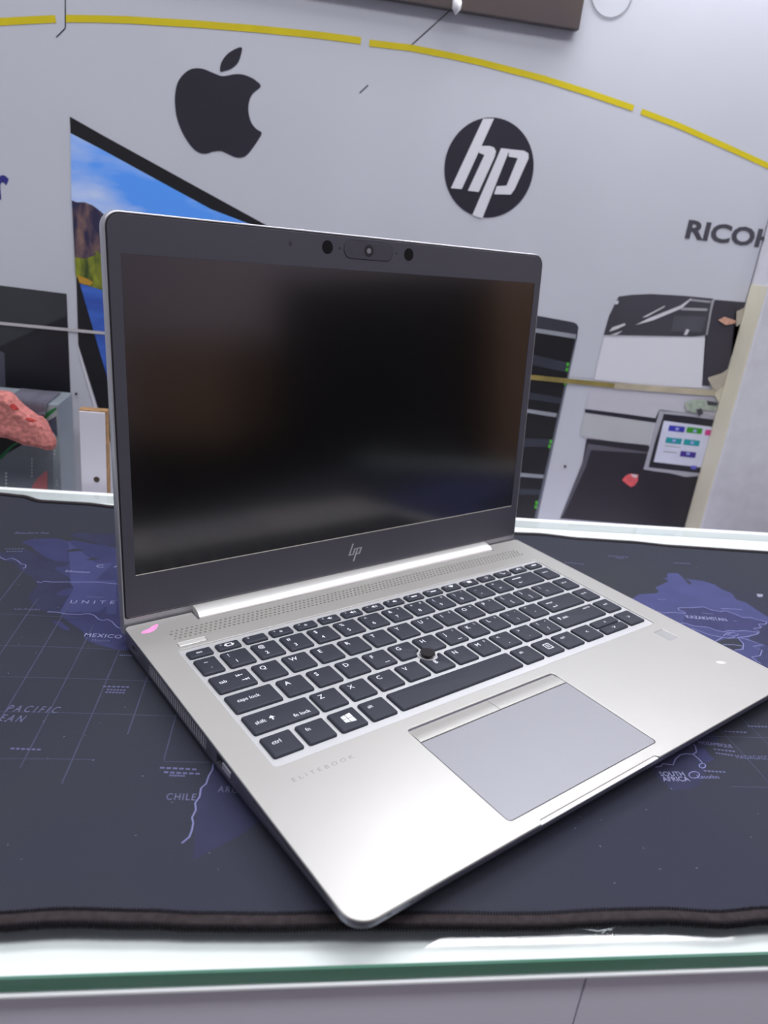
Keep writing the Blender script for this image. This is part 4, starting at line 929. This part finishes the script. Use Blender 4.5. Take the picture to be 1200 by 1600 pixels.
# packaging box
bxp = on_y(90, 632, Yb); bx_top = on_y(96, 633, Yb).z
X0 = -0.40; X1 = bxp.x
pk = tag(empty('packaging_box', ((X0 + X1) / 2, Yb + 0.025, LEDGE)), 'grey-green printed packaging box under the pink towel', 'box')
pw = (X1 - X0) / 2; ph = bx_top - LEDGE
put('carton', box_me(-pw, pw, -0.025, 0.025, 0, ph, 0.001), mat('carton_print', (122, 130, 138), 0.4, var=0.08, scale=14), pk)
def pkp(name, pts, m, k):
    bm = bmesh.new(); vs = []
    for u, v in pts:
        p = on_y(u, v, Yb - 0.0002 * (k + 1)); vs.append(bm.verts.new((min(p.x - pk.location.x, pw - 0.0005), -0.025 - 0.0002 * (k + 1), min(max(p.z - LEDGE, 0.001), ph - 0.0005))))
    f = bm.faces.new(vs); bm.normal_update()
    if f.normal.y > 0: f.normal_flip()
    bmesh.ops.triangulate(bm, faces=bm.faces[:], ngon_method='EAR_CLIP')
    me = bpy.data.meshes.new('print'); bm.to_mesh(me); bm.free(); return put(name, me, m, pk)
pkp('side_panel', [(62, 634), (96, 634), (100, 690), (101, 775), (84, 775), (82, 690), (64, 660)], mat('carton_pale', (142, 154, 158), 0.4, var=0.08, scale=20), 1)
pkp('dark_panel', [(-10, 682), (20, 686), (40, 692), (0, 715), (-10, 718)], m_ink2, 1)
pkp('window_panel', [(75, 658), (88, 650), (90, 684), (80, 672)], mat('carton_dark', (58, 70, 86), 0.3, var=0.2, scale=60), 2)
pkp('green_strip', [(-4, 716), (12, 700), (30, 688), (36, 688), (20, 698), (2, 718)], mat('green_strip', (22, 110, 62), 0.4), 2)
pkp('green_strip', [(64, 652), (80, 640), (88, 636), (88, 640), (72, 654)], mat('green_strip', (22, 110, 62), 0.4), 2)
pkp('pink_panel', [(50, 760), (58, 748), (71, 736), (74, 737), (74, 775), (50, 775)], mat('carton_pink', (196, 118, 122), 0.4), 2)
for u, v0, v1, wd in ((49, 716, 748, 1.6), (8, 738, 770, 3.0), (85, 703, 713, 1.6), (84, 702, 720, 0.8), (88, 750, 762, 1.6)):
    n = max(2, int((v1 - v0) / 5))
    for i in range(n):
        va = v0 + (v1 - v0) * i / n; pkp('print_mark', [(u, va), (u + wd, va), (u + wd, va + 3.2), (u, va + 3.2)], m_paper, 3)
# ribbed grey cloth on the box
def ridge_cloth():
    bm = bmesh.new(); rows = []
    a0 = on_y(8, 618, Yb - 0.004); a1 = on_y(72, 626, Yb - 0.004)
    for i in range(49):
        t = i / 48; x = a0.x + (a1.x - a0.x) * t; top = bx_top + 0.0028 + 0.0006 * math.sin(i * 2.1) - 0.001 * t
        row = []
        for yy, zd in ((Yb + 0.040, 0.0), (Yb + 0.012, 0.0), (Yb - 0.0035, 0.0), (Yb - 0.0042, -0.004), (Yb - 0.0043, -0.011 - 0.004 * (1 - t)), (Yb - 0.0043, -0.020 + 0.012 * t)):
            row.append((x - 0.001 * (1 if zd < 0 else 0), yy - 0.0004 * math.sin(i * 2.1), top + zd))
        rows.append([bm.verts.new(p) for p in row])
    for r0, r1 in zip(rows, rows[1:]):
        for j in range(5): bm.faces.new((r0[j], r1[j], r1[j + 1], r0[j + 1]))
    return me_from(bm)
rc_ = tag(put('ribbed_cloth', ridge_cloth(), mat('grey_cloth', (92, 90, 104), 0.85, var=0.15, scale=120), smooth=60), 'grey ribbed cloth folded over the box beneath the pink towel', 'cloth')
sm = rc_.modifiers.new('thick', 'SOLIDIFY'); sm.thickness = 0.0009; sm.offset = -1
# pink towel: thick folded outline draped over the box, terry surface
tw_out = smooth_loop([(-70, 624), (-30, 613), (0, 611), (14, 613), (25, 621), (36, 632), (48, 642), (57, 649), (66, 651), (73, 662), (80, 676), (88, 691), (86, 699), (78, 702), (62, 697), (42, 693), (20, 685), (0, 680), (-30, 676), (-70, 672)], 4)
tpts = [on_y(u, v, Yb - 0.020) for u, v in tw_out]; txz = [(p.x, p.z) for p in tpts]
area = sum(txz[i - 1][0] * txz[i][1] - txz[i][0] * txz[i - 1][1] for i in range(len(txz)))
if area < 0: txz.reverse()
layers = [(0.0065, 0.0), (0.0035, -0.0045), (0.0012, -0.0085), (0.0, -0.013), (0.0, -0.018), (0.0018, -0.022), (0.0055, -0.0245)]
tl = []
for ins, yy in layers: tl.append([(x, Yb - 0.0060 + yy, z) for x, z in offset_loop(txz, ins)])
tme = loft(tl)
towel = tag(put('towel', tme, mat('pink_terry', (184, 116, 112), 0.95, var=0.3, scale=260, bump=1.0, bscale=900, spec=0.1), smooth=80), 'pink terry towel draped over the packaging box', 'towel')
md = towel.modifiers.new('remesh', 'REMESH'); md.mode = 'VOXEL'; md.voxel_size = 0.0011
tx = bpy.data.textures.new('terry', 'CLOUDS'); tx.noise_scale = 0.0035
dm = towel.modifiers.new('loops', 'DISPLACE'); dm.texture = tx; dm.strength = 0.0011; dm.mid_level = 0.5; dm.texture_coords = 'LOCAL'
tx2 = bpy.data.textures.new('fold', 'CLOUDS'); tx2.noise_scale = 0.02
dm2 = towel.modifiers.new('folds', 'DISPLACE'); dm2.texture = tx2; dm2.strength = 0.003; dm2.mid_level = 0.5; dm2.texture_coords = 'LOCAL'
def tpoly(name, pts, m):
    bm = bmesh.new(); n = 10
    A_, B_, C_, D_ = [on_y(u, v, Yb - 0.034) for u, v in pts]
    g0 = [[bm.verts.new((A_.lerp(B_, i / n)).lerp(D_.lerp(C_, i / n), j / n)) for j in range(n + 1)] for i in range(n + 1)]
    for i in range(n):
        for j in range(n): bm.faces.new((g0[i][j], g0[i + 1][j], g0[i + 1][j + 1], g0[i][j + 1]))
    o = put(name, me_from(bm), m, towel)
    s = o.modifiers.new('wrap', 'SHRINKWRAP'); s.target = towel; s.wrap_method = 'NEAREST_SURFACEPOINT'; s.offset = 0.0006
    return o
m_red = mat('red_band', (160, 58, 56), 0.9, var=0.25, scale=300, bump=0.8, bscale=900, spec=0.1)
tpoly('red_stripe', [(17, 634), (30, 626), (34, 633), (21, 641)], m_red); tpoly('red_stripe', [(40, 652), (54, 645), (59, 651), (45, 657)], m_red)
